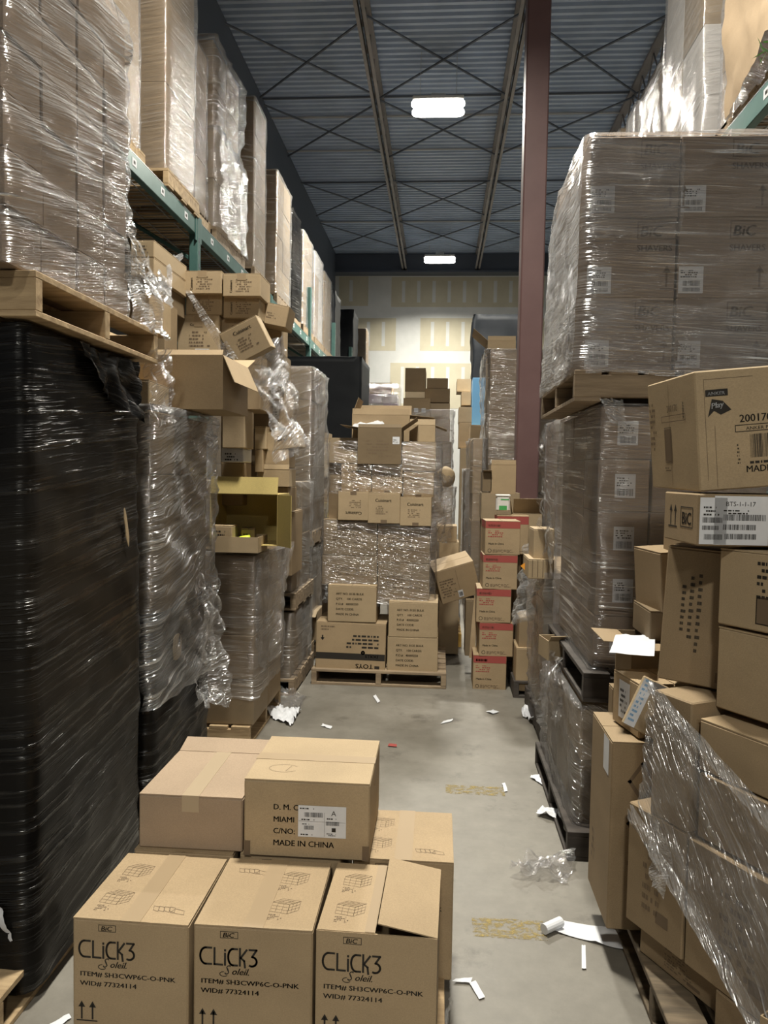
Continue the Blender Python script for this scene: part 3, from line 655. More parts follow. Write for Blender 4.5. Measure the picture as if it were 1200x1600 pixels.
# ---- jumble above and behind it
def rect_kraft(r, Y, d, label, mat='kraft', **kw): return carton_at(r, Y, d, label, mat, **kw)
CUI = lambda w, h, s=.020: [P_text('Cuisinart', w * .30, h * .74, s, bold=.02), *smear(w * .28, h * .25, w * .5, h * .4, 5, 1, 5)]
def cui_rot(w, h): return [P_text('Cuisinart', w * .25, h * .15, .020, bold=.02, rot=PI / 2), *smear(w * .35, h * .2, w * .45, h * .6, 6, 1, 8)]
g = 'cartons of the toppled kitchenware pile'
def dims(r, Y): return atY(r[2], r[1], Y).x - atY(r[0], r[1], Y).x, atY(r[0], r[1], Y).z - atY(r[0], r[3], Y).z
def cbox(r, Y, label, rot=False, d=.26, pr=True, **kw):
    w, h = dims(r, Y); kw.setdefault('tape', 'tape'); return carton_at(r, Y, d, label, kw.pop('mat', 'tan'), prints={'F': cui_rot(w, h) if rot else CUI(w, h)} if pr else None, group=g, name='kitchenware_carton', **kw)
cbox((345, 555, 407, 640), 4.6, 'base carton under right column of toppled kitchenware pile', pr=False, mat='brown', d=.4)
cbox((278, 558, 343, 640), 4.6, 'base carton under left column of toppled kitchenware pile', pr=False, mat='brown', d=.4)
cbox((277, 492, 343, 558), 4.55, 'large kitchenware carton with barcode label above torn box', d=.3, stickers=[('F', .11, .015, .085, .035, [P_barcode(.115, .02, .075, .025)])])
cbox((345, 497, 400, 555), 4.6, 'kitchenware carton behind the tilted one')
cbox((290, 460, 347, 492), 4.55, 'kitchenware carton, middle left of toppled pile', True)
cbox((349, 463, 405, 497), 4.55, 'kitchenware carton, middle right of toppled pile', True)
cbox((286, 423, 346, 459), 4.5, 'kitchenware carton, top left of toppled pile', True)
cbox((348, 427, 407, 463), 4.5, 'kitchenware carton, top right of toppled pile', True)
w, h = .235, .195
p = atY(393, 531, 4.38)
carton(w, .15, h, (p.x + .03, 4.36, p.z - .10), 'tilted kitchenware carton sliding off toppled pile, corner down', 'tan', ry=-27, rx=6, rz=0, group=g, prints={'F': CUI(w, h, .03)}, tape=None)
p = atY(428, 497, 4.8)
carton(.19, .2, .13, (p.x, 4.8, p.z - .06), 'plain carton tipping behind the tilted kitchenware carton', 'kraft', ry=11, prints={'F': smear(.06, .04, .07, .04, 3, 1)})
carton_at((400, 510, 440, 552), 4.9, .2, 'brown carton beneath the tipping plain carton', 'kraft')
carton_at((400, 552, 440, 625), 4.9, .3, 'tall brown carton filling space under the tipping carton', 'grey')
sheet('loose_film', 'twisted clear film strand across the toppled kitchenware pile', 'plastic wrap', [tuple(atY(288, 452, 4.33)), tuple(atY(300, 456, 4.33)), tuple(atY(372, 560, 4.25)), tuple(atY(352, 565, 4.25))], 'film5', 6, 26, .02, 8, 12, ragged=.1)
sheet('loose_film', 'clear film pocket drooping under the tilted kitchenware carton', 'plastic wrap', [tuple(atY(345, 540, 4.3)), tuple(atY(445, 520, 4.5)), tuple(atY(455, 600, 4.5)), tuple(atY(385, 590, 4.25))], 'film5', 20, 18, .05, 6, 13, ragged=.08, sag=.03)
sheet('loose_film', 'long clear film veil below the tipping carton on left', 'plastic wrap', [tuple(atY(400, 575, 4.5)), tuple(atY(450, 570, 4.7)), tuple(atY(486, 700, 4.7)), tuple(atY(440, 720, 4.4))], 'film5', 18, 24, .05, 6, 14, ragged=.08)
# small pair of boxes under the rack beam, wrapped
for k, (a, b) in enumerate(((375, 402), (402, 430))):
    carton_at((204, a, 241, b), 4.0, .52, f'{"upper" if k == 0 else "lower"} of two small cartons with arrows under left rack beam', 'tan', prints={'F': P_arrows(.03, .035, .03) + smear(.06, .02, .04, .05, 3, 0)}, group='small cartons under the left rack beam')
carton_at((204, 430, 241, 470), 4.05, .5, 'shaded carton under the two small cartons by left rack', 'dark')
carton_at((208, 458, 234, 512), 3.7, .3, 'slim tan carton standing behind the upper left pallet', 'tan')
carton_at((200, 470, 258, 600), 4.2, .2, 'big brown carton below the small pair at left rack', 'brown')
sheet('loose_film', 'clear film skirt hanging off the two small cartons', 'plastic wrap', [tuple(atY(242, 395, 3.98)), tuple(atX(285, 400, atY(241, 400, 4).x)), tuple(atY(268, 495, 3.95)), tuple(atY(238, 490, 3.9))], 'film5', 16, 20, .04, 7, 15, ragged=.1)

# under / right of the torn box
carton_at((347, 640, 382, 700), 4.35, .22, 'tan carton standing below the torn open carton corner', 'tan')
carton_at((346, 700, 380, 722), 4.40, .2, 'white-labelled flat carton under the tan one', 'white', prints={'F': smear(.02, .01, .09, .05, 3, 0)})
carton_at((382, 612, 445, 668), 4.95, .3, 'film-veiled carton carrying a white label', 'brown', stickers=[('F', .16, .06, .07, .13, smear(.17, .08, .05, .1, 6, 0))], flaps=[('F', 25, .1)])
w, h = dims((417, 672, 469, 702), 4.9)
carton_at((417, 672, 469, 702), 4.9, .22, 'small lettered carton tilted in the left jumble', 'tan', ry=-9, prints={'F': [P_text('BiC', w * .35, h * .45, .045, bold=.03, shear=.15)]})
carton_at((412, 702, 451, 731), 4.9, .22, 'taped kraft carton beneath the small lettered carton', 'kraft')
carton_at((398, 666, 416, 702), 4.85, .2, 'slim upright carton left of the lettered one', 'tan')
carton_at((398, 702, 411, 738), 4.85, .2, 'second slim upright carton left of the taped kraft one', 'kraft')
carton_at((402, 733, 452, 760), 4.88, .22, 'kraft carton with cut handle holes in left jumble', 'tan', open_top=True, flaps=[('F', 100, .03)])
carton_at((345, 722, 380, 790), 4.62, .2, 'upright dark carton under the white-labelled flat one', 'brown')
carton_at((345, 728, 401, 792), 5.0, .3, 'wide dark-gapped carton behind the yellow-lined one', 'brown')
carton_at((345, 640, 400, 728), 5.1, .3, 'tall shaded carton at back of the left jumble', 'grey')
carton_at((401, 760, 450, 800), 5.0, .3, 'brown carton supporting the cut-handle carton', 'kraft')
carton_at((440, 800, 456, 900), 5.2, .4, 'narrow brown carton beside the yellow-lined one', 'brown')

# ---- wrapped loads further along, left of the aisle
load(-1.95, -1.05, 6.35, 7.2, 1.0, 2.5, (1, 2, 5), 'hazy wrapped load high behind the left jumble', ['brown', 'grey'], 'film4', seed=51, wrapkw=dict(res=.05, amp=.03), pal='oldwood')
load(-1.9, -1.02, 5.45, 6.25, .62, 1.55, (1, 2, 4), 'load on two stacked pallets at left', ['grey', 'brown'], 'film', seed=52, wrapkw=dict(res=.045, amp=.025), pal='oldwood')
load(-1.9, -1.02, 5.42, 6.3, 0, .60, (1, 2, 2), 'low wrapped load under the double-stacked left one', ['grey', 'brown'], 'film3', seed=53, wrapkw=dict(res=.045, amp=.02), pal='oldwood')
load(-1.9, -1.05, 6.35, 7.2, 0, .98, (1, 2, 3), 'wrapped load below the hazy left one', ['grey', 'dark'], 'film3', seed=54, wrapkw=dict(res=.05, amp=.02))
# black load far left
load(-1.95, -.92, 9.0, 10.0, 1.75, 2.98, (0, 0, 0), 'tall matt black load far down the left side', fm='matt', seed=55, wrapkw=dict(res=.06, amp=.008, lip=.5))
load(-1.95, -.92, 9.0, 10.0, 0, 1.72, (1, 1, 1), 'brown wrapped load carrying the far black one', ['brown', 'grey'], 'film', seed=56, wrapkw=dict(res=.07))
# shelf-like clutter left of the middle pallet
for i, (r, Y, m, l) in enumerate([((487, 676, 512, 745), 7.6, 'tan', 'tall tan carton edge left of the middle stack'), ((497, 690, 512, 745), 7.5, 'cream', 'cream carton with sheet tucked in, left of middle stack'),
        ((484, 745, 512, 785), 7.6, 'kraft', 'kraft carton left of upper middle stack'), ((484, 785, 510, 818), 7.5, 'yellow', 'yellowish carton left of middle stack at waist height'), ((484, 818, 508, 1000), 7.5, 'brown', 'tall brown carton low beside the middle stack')]):
    carton_at(r, Y, .3, l, m)
carton_at((470, 955, 496, 1000), 6.5, .3, 'closed carton on floor left of the middle pallet', 'tan', flaps=[('F', -20, .1)])
carton_at((462, 1012, 481, 1050), 6.1, .3, 'open carton with blue lining on floor left of middle pallet', 'kraft', open_top=True)
# ================================================================ right side: tall column of wrapped loads
def bic_prints(w, d, h, i, j, k):
    if j: return None
    it = [P_text('BiC', .215, h - .075, .062, bold=.03, shear=.15, ink=1), P_frame(.205, h - .088, .165, .075, .005, 1), P_text('SHAVERS', .205, h - .135, .036, bold=.02, ink=1)] + P_arrows(.33, .05, .085, 1)
    return {'F': it}
def bic_st(w, d, h, i, j, k):
    if j: return ()
    return (('F', .004, .02, .10, .11, [*smear(.012, .085, .08, .035, 4, 0, 3 + k), P_barcode(.02, .05, .07, .022), P_barcode(.02, .027, .07, .016, seed=4)]),)
DR = 'upper wrapped razor load on right'
stack(DR, [.59, .962, 1.36], [3.31, 3.78, 4.24], [2.065, 2.37, 2.70, 3.03], ['mauve'], 'L', seed=61, prints=bic_prints, stickers=bic_st)
W1 = wrap(.59, 1.36, 3.31, 4.24, 2.05, 3.04, 'clear stretch film round the upper razor load on right', 'film3', 62, amp=.016, off=.012, res=.03, slant=.06, taper=-.035)
for q in ([(.575, 3.275, 2.60), (.97, 3.275, 2.64), (.97, 3.275, 2.99), (.575, 3.275, 3.01)], [(.58, 3.275, 2.07), (1.375, 3.275, 2.05), (1.375, 3.275, 2.30), (.58, 3.275, 2.37)], [(.545, 3.30, 2.08), (.54, 4.2, 2.10), (.555, 4.2, 2.9), (.56, 3.30, 2.95)]):
    sheet('sheen_band', '', '', q, 'film3', 34, 20, .006, 6, 95, ragged=.03, parent=W1)  # extra hazy film layers, added to brighten the sheen on the razor load
pallet(.55, 1.40, 3.26, 4.30, 1.935, 'old wooden pallet under the upper razor load', 'oldwood', h=.13, along='y')
sheet('loose_film', 'shredded film end at lower left of the upper razor load', 'plastic wrap', [(.55, 3.30, 2.28), (.53, 3.55, 2.30), (.50, 3.60, 2.02), (.54, 3.28, 2.04)], 'film5', 14, 16, .03, 8, 63, ragged=.1)
def lab_st(w, d, h, i, j, k):
    if j or i > 0: return ()
    return (('F', .07, .06, .085, .10, [*smear(.078, .11, .07, .04, 4, 0, k), P_barcode(.08, .068, .065, .03, seed=k)]),)
DM = 'middle film-wrapped load of right column'
stack(DM, [.665, .885, 1.36], [3.30, 3.62, 3.95, 4.26], [.81 + .222 * i for i in range(6)], ['mauve'], 'L', seed=64, stickers=lab_st)
wrap(.665, 1.36, 3.30, 4.26, .79, 1.925, 'clear stretch film round the middle load on right', 'film3', 65, amp=.016, off=.012, res=.03, slant=.08, taper=.0)
sheet('loose_film', 'grey torn film rag hanging under old pallet on right', 'plastic wrap', [tuple(atY(935, 622, 3.24)), tuple(atY(972, 625, 3.24)), tuple(atY(984, 672, 3.24)), tuple(atY(955, 660, 3.24))], 'film4', 12, 12, .02, 10, 66, ragged=.12)
sheet('loose_film', 'clear film fringe down left edge of middle right load', 'plastic wrap', [(.64, 4.25, 1.92), (.58, 4.42, 1.9), (.60, 4.62, 1.2), (.655, 4.26, 1.05)], 'film5', 14, 24, .04, 7, 67, ragged=.1)
pallet(.62, 1.42, 3.24, 4.30, .675, 'dark stained pallet between middle and low right loads', 'darkwood', along='y')
DL = 'low film-wrapped load of right column'
stack(DL, [.625, .98, 1.36], [3.30, 3.62, 3.95, 4.28], [.125, .40, .665], ['grey', 'dark'], 'L', seed=68)
wrap(.625, 1.36, 3.30, 4.28, .06, .65, 'clear diagonal film round the low load on right', 'heavy', 69, amp=.022, off=.014, res=.03, slant=-.5)
pallet(.57, 1.42, 3.22, 4.32, 0, 'floor pallet under the right column', 'darkwood', along='y')
carton(.10, .16, .10, (.60, 3.98, .69), 'torn little carton jammed beside dark pallet on right', 'tan', open_top=True, flaps=[('F', 40, .05)], rz=10)
sheet('loose_film', 'bunched clear film on top edge of low right load', 'plastic wrap', [(.60, 3.5, .70), (.60, 3.9, .74), (.53, 3.95, .5), (.57, 3.5, .48)], 'film5', 14, 14, .04, 9, 70, ragged=.1)
# next loads down the right
DN = 'wrapped load beyond right column'
load(.64, 1.3, 4.48, 5.5, 0, 1.06, (1, 3, 4), DN, ['grey', 'brown'], 'film4', 'L', 'darkwood', 71, dict(res=.04, amp=.03, off=.02, slant=-.4), dict())
carton_at((834, 827, 866, 874), 4.55, .25, 'small plain tan carton on the load beyond right column', 'tan')
carton_at((826, 874, 866, 905), 4.5, .3, 'shallow tan carton with ribs under the small plain one', 'tan', prints={'F': [P_rect(.02 + .03 * i, .01, .004, .1, 1) for i in range(5)]})
sheet('loose_film', 'clear film tail with orange sticker, right of red-banded cartons', 'plastic wrap', [tuple(atY(820, 850, 4.9)), tuple(atY(846, 880, 4.5)), tuple(atY(832, 960, 4.6)), tuple(atY(796, 978, 5.0))], 'film5', 18, 22, .05, 7, 72, ragged=.08)
bm = bmesh.new(); c = [atY(813, 884, 4.7), atY(830, 873, 4.7), atY(831, 890, 4.7), atY(826, 897, 4.7)]
bm.faces.new([bm.verts.new(p) for p in c]); o = finish('warning_sticker', bm, M['orange']); tag(o, 'orange sticker stuck on the clear film tail', 'sticker')
for k, (r, Y, m) in enumerate((((806, 1013, 832, 1080), 5.62, 'kraft'), ((811, 965, 832, 1012), 5.66, 'brown'))):
    carton_at(r, Y, .3, ['closed carton on the dark pallet right of red-banded cartons', 'brown carton above it, next to red-banded cartons'][k], m)
pallet(.57, 1.3, 5.6, 6.3, 0, 'dark pallet at foot of steel column', 'darkwood')
load(.86, 1.5, 5.65, 6.6, .13, 2.06, (1, 1, 6), 'tall load right behind the steel column', ['grey', 'brown'], 'film3', 'L', None, 74, dict(res=.06), dict())
carton(.24, .28, .3, (.74, 6.58, 1.015), 'open carton with raised flap before the steel column', 'tan', open_top=True, flaps=[('F', 60, .14), ('L', 80, .1)], rz=-3)
carton(.24, .28, .88, (.74, 6.58, .13), 'plain carton supporting the raised-flap one by steel column', 'brown')

# ---- red-banded cartons
def red_prints(w, h): return {'F': [P_rect(0.002, h * .78, w - .004, h * .20, 2), *smear(w * .08, h * .82, w * .35, h * .14, 1, 1, 2, 1), *smear(w * .08, h * .52, w * .5, h * .22, 4, 2, 4), P_text('Made in China', w * .09, h * .30, .020, bold=.02), P_line(arc(w * .13, h * .12, w * .05, 0, 360, 12), .003), *smear(w * .22, h * .07, w * .6, h * .10, 3, 1, 6), P_rect(w * .46, h * .02, w * .2, h * .4, 1)][:-1],
                               'L': [P_rect(0.002, h * .78, .3, h * .20, 2)]}
reds = [(739, 1024, 791, 1079, 0), (748, 973, 801, 1026, 1.5), (745, 920, 799, 973, -1), (754, 867, 808, 921, 1), (757, 814, 812, 867, 2)]
for k, (a, b, c, d, rz) in enumerate(reds):
    Y = 5.8; w, h = dims((a, b, c, d), Y)
    carton_at((a, b, c, d), Y, .30, f'red-banded carton, {["lowest, on the floor", "second up", "third up", "fourth up", "topmost"][k]} in the leaning red-banded stack', 'kraft', rz=rz, prints=red_prints(w, h), group='red-banded cartons', name='red_banded_carton')
w, h = dims((776, 806, 826, 866), 6.15)
carton_at((776, 806, 826, 866), 6.15, .26, 'red-banded carton behind the topmost one', 'kraft', prints=red_prints(w, h), group='red-banded cartons', name='red_banded_carton')
carton_at((770, 866, 812, 1040), 6.2, .26, 'tall plain carton standing behind the red-banded stack', 'dark')
carton_at((727, 938, 744, 1025), 6.15, .25, 'dark slim carton standing left of the red-banded stack', 'dark')
sheet('torn_cardboard', 'bent cardboard sheet leaning on the dark slim carton', 'cardboard', [tuple(atY(741, 930, 6.1)), tuple(atY(748, 938, 6.1)), tuple(atY(742, 1030, 6.05)), tuple(atY(733, 1028, 6.05))], 'kraft', 4, 10, .01, 5, 75)

# ================================================================ right rack, upper level
load(1.66, 2.6, 3.5, 4.72, ZB + .01, 6.2, (0, 0, 0), 'paper-covered load nearest on right rack', ['tan', 'kraft'], 'film4', 'L', 'oldwood', 81, dict(res=.06, amp=.03), dict())
sheet('torn_paper', 'ragged brown paper skirt of the nearest right rack load', 'paper', [(1.60, 3.5, 3.95), (1.60, 4.72, 3.72), (1.58, 4.72, 5.9), (1.58, 3.5, 5.9)], 'brownpaper', 26, 30, .03, 3, 82, ragged=.03)
bm = bmesh.new()
for k in range(7):
    a = k * .9; c = atX(1192, 78, 1.55) + Vector((0, .04 * math.cos(a), .045 * math.sin(a))); q = Vector((-.02, .04 * math.cos(a * 1.7), .05 * math.sin(a * 2.3)))
    n = Vector((.3, 1, .2)).normalized() * .018
    pts = [c - q, c + n, c + q, c - n]; bm.faces.new([bm.verts.new(p) for p in pts])
o = finish('leaf_sprig', bm, M['leaf']); tag(o, 'green leafy sprig poking from paper-covered load at top right', 'plant')
load(1.66, 2.1, 4.78, 5.06, ZB + .01, 4.85, (1, 1, 3), 'slim labelled carton column on right rack', ['brown'], 'film3', 'L', 'oldwood', 83, dict(res=.06), dict(stickers=lambda w, d, h, i, j, k: (('L', .05, h * .4, .09, .10, [P_barcode(.06, h * .4 + .02, .07, .03), *smear(.06, h * .4 + .06, .06, .03, 3, 0)]),) if k in (0, 1, 2) else ()))
load(1.58, 2.6, 5.12, 6.05, ZB + .01, 6.0, (1, 2, 3), 'tall glossy load on right rack', ['grey', 'white'], 'slick', 'L', 'oldwood', 84, dict(res=.06, amp=.014), dict())
load(1.62, 2.6, 6.12, 6.75, ZB + .01, 4.78, (1, 1, 3), 'shorter pale load past glossy, right rack', ['white', 'grey'], 'film4', 'L', 'oldwood', 85, dict(res=.07, amp=.03), dict())
load(1.62, 2.6, 6.95, 7.4, ZB + .01, 4.9, (1, 1, 3), 'white load with raised edge, right rack', ['white'], 'film', 'L', 'oldwood', 86, dict(res=.07), dict())
load(1.62, 2.6, 7.6, 8.3, ZB + .01, 4.95, (1, 1, 3), 'farthest pale load seen on right rack', ['white', 'tan'], 'film', 'L', 'oldwood', 87, dict(res=.07), dict())

# ================================================================ right foreground: loose carton pile
pallet(.66, 1.45, 1.55, 2.98, 0, 'long worn pallet under the loose right carton pile', 'grimy', along='y', h=.12)
TH = 27.6
def side(px, py, Y, z0, z1, ln, w, label, mat='brown', th=TH, **kw):
    """carton whose aisle face starts at its far top corner (seen at px, py) and runs towards us"""
    c = atY(px, py, Y); t = math.radians(th); e1 = Vector((math.sin(t), -math.cos(t), 0)); e2 = Vector((math.cos(t), math.sin(t), 0))
    p = Vector((c.x, Y, 0)) + e1 * ln / 2 + e2 * w / 2; return carton(w, ln, z1 - z0, (p.x, p.y, z0), label, mat, rz=th, **kw)
VQ = lambda ln, h: {'L': smear(ln * .3, h * .2, ln * .35, h * .6, 7, 1, 9) + [P_rect(ln * .55, h * .15, .05, h * .1, 1)]}
side(1000, 1450, 2.42, .122, .225, .36, .4, 'flat dark carton at very bottom of the right pile', 'brown', prints=VQ(.36, .1))
side(983, 1255, 2.42, .228, .605, .235, .4, 'square carton with faded print, low far end of right pile', 'brown', prints=VQ(.235, .37), seam=None)
c = atY(983, 1255, 2.42); t = math.radians(TH); E1 = Vector((math.sin(t), -math.cos(t), 0)); E2 = Vector((math.cos(t), math.sin(t), 0)); P0 = Vector((c.x, 2.42, 0))
def side_at(s, z0, z1, ln, w, label, mat='brown', inn=0.0, **kw):
    p = P0 + E1 * (s + ln / 2) + E2 * (w / 2 + inn); return carton(w, ln, z1 - z0, (p.x, p.y, z0), label, mat, rz=TH, **kw)
side_at(.245, .228, .60, .40, .4, 'wide carton with faded print under diagonal film, right pile', 'brown', prints=VQ(.40, .37), seam=None)
side_at(.36, .122, .226, .42, .4, 'bottom carton nearest us in the right pile', 'brown', seam=None)
side_at(.09, .606, .985, .15, .3, 'film-covered carton in third layer of right pile', 'brown', seam=None)
carton(.10, .15, .16, (P0.x + .30, P0.y - .52, .12), 'small open carton scrap by the right pile foot', 'kraft', rz=40, open_top=True, flaps=[('F', 60, .06)])
off = -E2 * .022
def SP(s, z, k=1.0): p = P0 + E1 * s + off * k; return (p.x, p.y, z)
SW = sheet('stretch_wrap', 'broad clear film pulled diagonally across the right carton pile', 'plastic wrap', [SP(.06, .60), SP(.86, .02), SP(.86, .60), SP(.10, 1.01)], 'heavy', 40, 34, .012, 4, 91, ragged=.03)
for q in (((.06, .62, 1.6), (.86, .05, 1.6), (.86, -.02, 2.6), (.06, .585, 2.4)), ((.11, 1.02, 1.5), (.86, .63, 1.5), (.86, .58, 2.2), (.11, .99, 2.2))):
    sheet('gathered_edge', '', '', [SP(*k) for k in q], 'film4', 40, 5, .012, 14, 94, ragged=.04, parent=SW)
sheet('loose_film', 'small film scrap dangling from the diagonal film, right pile', 'plastic wrap', [SP(.10, .62, 1.2), SP(.20, .56, 1.2), SP(.20, .40, 1.6), SP(.13, .42, 1.4)], 'film5', 10, 12, .02, 10, 92, ragged=.12)
# tall carton and what sits on it
carton(.27, .32, .63, (.715, 2.675, .13), 'tall narrow carton standing at aisle edge of right pile', 'brown', prints={'L': smear(.05, .12, .06, .12, 4, 1) + [P_rect(.2, .5, .08, .12, 4)], 'F': [P_line([(.10, .30), (.14, .36), (.10, .42), (.06, .36), (.10, .30)], .012, 1), P_line([(.10, .44), (.14, .50), (.10, .56), (.06, .50), (.10, .44)], .012, 1), *smear(.06, .22, .1, .03, 1, 1)]}, seam='x')
carton(.24, .2, .18, (.765, 2.66, .765), 'carton with white side label on the tall narrow one', 'kraft', rz=12, stickers=[('L', .05, .03, .08, .13, smear(.06, .05, .06, .09, 5, 0))], seam='y')
m0 = carton(.135, .018, .17, (.665, 2.495, .80), 'kraft padded mailer with white label leaning on right pile', 'tan', rz=-8, ry=24, rx=-10, seam=None, name='padded_mailer', cat='mailer', stickers=[('F', .004, .004, .035, .16, smear(.01, .02, .02, .15, 10, 3)), ('F', .04, .127, .09, .04, [P_rect(.10, .135, .03, .015, 3), *smear(.05, .132, .04, .025, 3, 0)])])
carton(.30, .25, .22, (.86, 2.95, .80), 'open carton under the loose papers, right pile', 'brown', open_top=True, flaps=[('L', 2, .1), ('F', -4, .09)])
carton(.34, .3, .66, (.87, 2.98, .13), 'plain carton below the one with papers, right pile', 'brown')
sheet('paper_sheet', 'white printed papers lying on open carton flap, right pile', 'paper', [tuple(atZ(952, 1020, 1.026)), tuple(atZ(1022, 1025, 1.026)), tuple(atZ(1024, 992, 1.03)), tuple(atZ(962, 993, 1.03))], 'paper', 8, 8, .006, 8, 93, ragged=0)
carton(.24, .25, .22, (.92, 2.98, 1.14), 'carton with framed print behind the leaning one, right pile', 'brown', rz=8, ry=-4, prints={'F': [P_frame(.06, .03, .12, .14, .003, 1), *smear(.08, .06, .07, .08, 4, 1)]})
carton(.30, .25, .11, (.93, 2.98, 1.025), 'flat carton wedged under the framed-print one, right pile', 'dark')
# leaning carton
p = atY(1027, 1062, 2.42); t = math.radians(-30); ex_, ey_ = Vector((math.cos(t), math.sin(t), 0)), Vector((-math.sin(t), math.cos(t), 0)); w = .215
q = Vector((p.x, 2.42, 0)) + ex_ * w / 2 + ey_ * .15
carton(w, .30, .415, (q.x, q.y, .995), 'leaning upright carton with vertical print, middle of right pile', 'brown', rz=-30, ry=2.5, seam='x', prints={'F': [*smear(.098, .10, .014, .25, 12, 0, 3, 1), *smear(.075, .14, .014, .20, 10, 0, 4, 1), *smear(.052, .16, .014, .15, 8, 0, 5, 1), P_rect(.165, .18, .045, .06, 1), P_rect(.165, .02, .03, .03, 1)]}, stickers=())
side(1125, 862, 2.25, 1.208, 1.425, .50, .36, 'carton with dark printed square below the labelled carton, right', 'tan', th=33, prints={'L': [*smear(.12, .09, .10, .11, 6, 0, 3), P_rect(.12, .02, .12, .075, 1), P_frame(.12, .02, .12, .075, .003, 0)]}, seam='x')
side(1122, 990, 2.25, .965, 1.20, .52, .36, 'taped carton below the dark-square carton, right pile', 'tan', th=31, seam='x', tape='clear_tape')
side(1094, 1118, 2.20, .80, .945, .55, .38, 'long carton with bright worn top, right pile', 'kraft', th=29, seam='x')
side(1096, 1118, 2.19, .61, .795, .5, .36, 'carton buried under the long bright-topped one, right', 'brown', th=29, seam=None)
carton(.40, .34, .47, (1.05, 2.80, .95), 'hidden-corner carton bracing the leaning upright one, right', 'brown')
# carton with white shipping labels, and the big one on top
carton(.46, .27, .145, (.94, 2.335, 1.435), 'flat carton with white barcode labels under the large toy carton', 'brown', rz=3, seam=None,
       prints={'F': [P_text('BiC', .215, .075, .03, 0, bold=.03, shear=.15)], 'L': [P_text('BiC', .15, .055, .05, 0, bold=.03), P_frame(.14, .045, .095, .06, .003), *P_arrows(.06, .05, .06)]},
       stickers=[('F', .005, .005, .075, .13, [*smear(.015, .085, .05, .03, 3, 0), P_barcode(.012, .065, .055, .015), P_barcode(.012, .045, .045, .012, seed=3), P_barcode(.018, .018, .05, .015, seed=4)]),
                 ('F', .045, .004, .15, .136, [P_text('BTS-1-1-17', .075, .112, .018, 0), *smear(.07, .09, .1, .015, 2, 0), P_barcode(.07, .072, .115, .017), P_barcode(.07, .046, .09, .015, seed=7), P_barcode(.075, .02, .085, .015, seed=9)])])
hh = .335; ww = .50
ank = [P_rect(.028, .262, .062, .019, 0), P_text('ANKER', .034, .2655, .013, 4, bold=.02, sx=1.15), ([(.032, .205), (.045, .255), (.075, .248), (.098, .222), (.068, .210), (.05, .222)], [(0, 1, 5), (1, 2, 5), (2, 3, 4), (2, 4, 5)], 0), P_text('Play', .042, .228, .022, 4, bold=.03, shear=.2, rot=.12), P_text('200170', .118, .185, .030, 0, bold=.01), P_frame(.105, .158, .24, .020, .002), P_text('ANKER PLAY', .135, .1625, .013, 0, sx=1.2), P_barcode(.145, .085, .13, .065), *smear(.142, .068, .12, .014, 1, 0), P_text('MADE IN CHINA', .130, .045, .026, 0, bold=.01), *smear(.108, .07, .008, .06, 6, 0),
       P_line([(.025, .03), (.025, .31), (.16, .31)], .0012, 1), P_line([(.05, .01), (.05, .18)], .0012, 1)]
anl = [P_text('ANKER', .30, .26, .016, 0, rot=-PI / 2), P_text('200170', .17, .235, .03, 1), P_frame(.12, .205, .2, .02, .002, 1), P_frame(.14, .08, .06, .11, .003, 1), P_rect(.145, .085, .05, .10, 1), *smear(.13, .055, .08, .015, 2, 1), *smear(.01, .12, .06, .16, 9, 1, 4), P_line([(.19, .01), (.19, .32)], .0015, 1)]
carton(ww, .40, hh, (.965, 2.42, 1.612), 'large toy carton with clear tape, topmost of the right pile', 'tan', rz=3, ry=-5.5, rx=1.0, seam=None, prints={'F': ank, 'L': anl}, tape='clear_tape')
# ================================================================ middle pallet stack
pallet(-.95, .08, 5.76, 6.7, 0, 'wooden pallet under the middle carton stack', 'oldwood', h=.12)
Y = 5.8
def mid(r, label, mat='kraft', d=.42, Y=5.8, **kw): return carton_at(r, Y, d, label, mat, **kw)
w, h = dims((493, 973, 602, 1050), Y)
P180 = lambda items, w, h: [([(w - x, h - y) for x, y in v], f, k) for it in items for (v, f, k) in (it if isinstance(it, list) else [it])]
toys = P180([P_rect(0.002, h * .62, w - .004, h * .13, 0), P_text('TOYS', w * .17, h * .83, h * .13, 0, bold=.04, sx=1.1), P_text('DOLLS', w * .10, h * .645, h * .08, 5, bold=.03, sx=1.1), *smear(w * .10, h * .25, w * .55, h * .30, 4, 0, 5, .9), P_rect(w * .08, h * .86, w * .07, h * .06, 0)], w, h)
toys += [P_rect(w * .085, h * .66, w * .02, h * .07, 0), ([(w * .065, h * .68), (w * .125, h * .68), (w * .095, h * .62)], [(0, 1, 2)], 0), *smear(w * .07, h * .83, w * .2, h * .12, 2, 1, 2, .95), P_line(arc(w * .68, h * .40, w * .018, 0, 360, 10), .012, 0)]
mid((493, 973, 602, 1050), 'upside-down toy carton with dark stripe, on middle pallet', 'kraft', prints={'F': toys}, ry=.6)
def art(w, h): return {'F': [P_text('ART NO. 0135 BULK', w * .17, h * .74, h * .085, 0, bold=.01), P_text('QTY.    100 CARDS', w * .17, h * .60, h * .085, 0, bold=.01), P_text('P.O.#   40000250', w * .17, h * .46, h * .085, 0, bold=.01), P_text('DATE CODE:', w * .17, h * .32, h * .085, 0, bold=.01), P_text('MADE IN CHINA', w * .17, h * .18, h * .085, 0, bold=.01)]}
for r, l in (((512, 915, 588, 972), 'card carton standing on the upside-down toy carton'), ((607, 941, 684, 996), 'upper of two card cartons at right of middle pallet'), ((605, 996, 684, 1052), 'lower of two card cartons at right of middle pallet')):
    w, h = dims(r, Y); mid(r, l, 'tan', prints=art(w, h), group='card cartons of the middle stack')
lines = lambda w, h: {'F': smear(w * .18, h * .35, w * .7, h * .35, 5, 1, 3)}
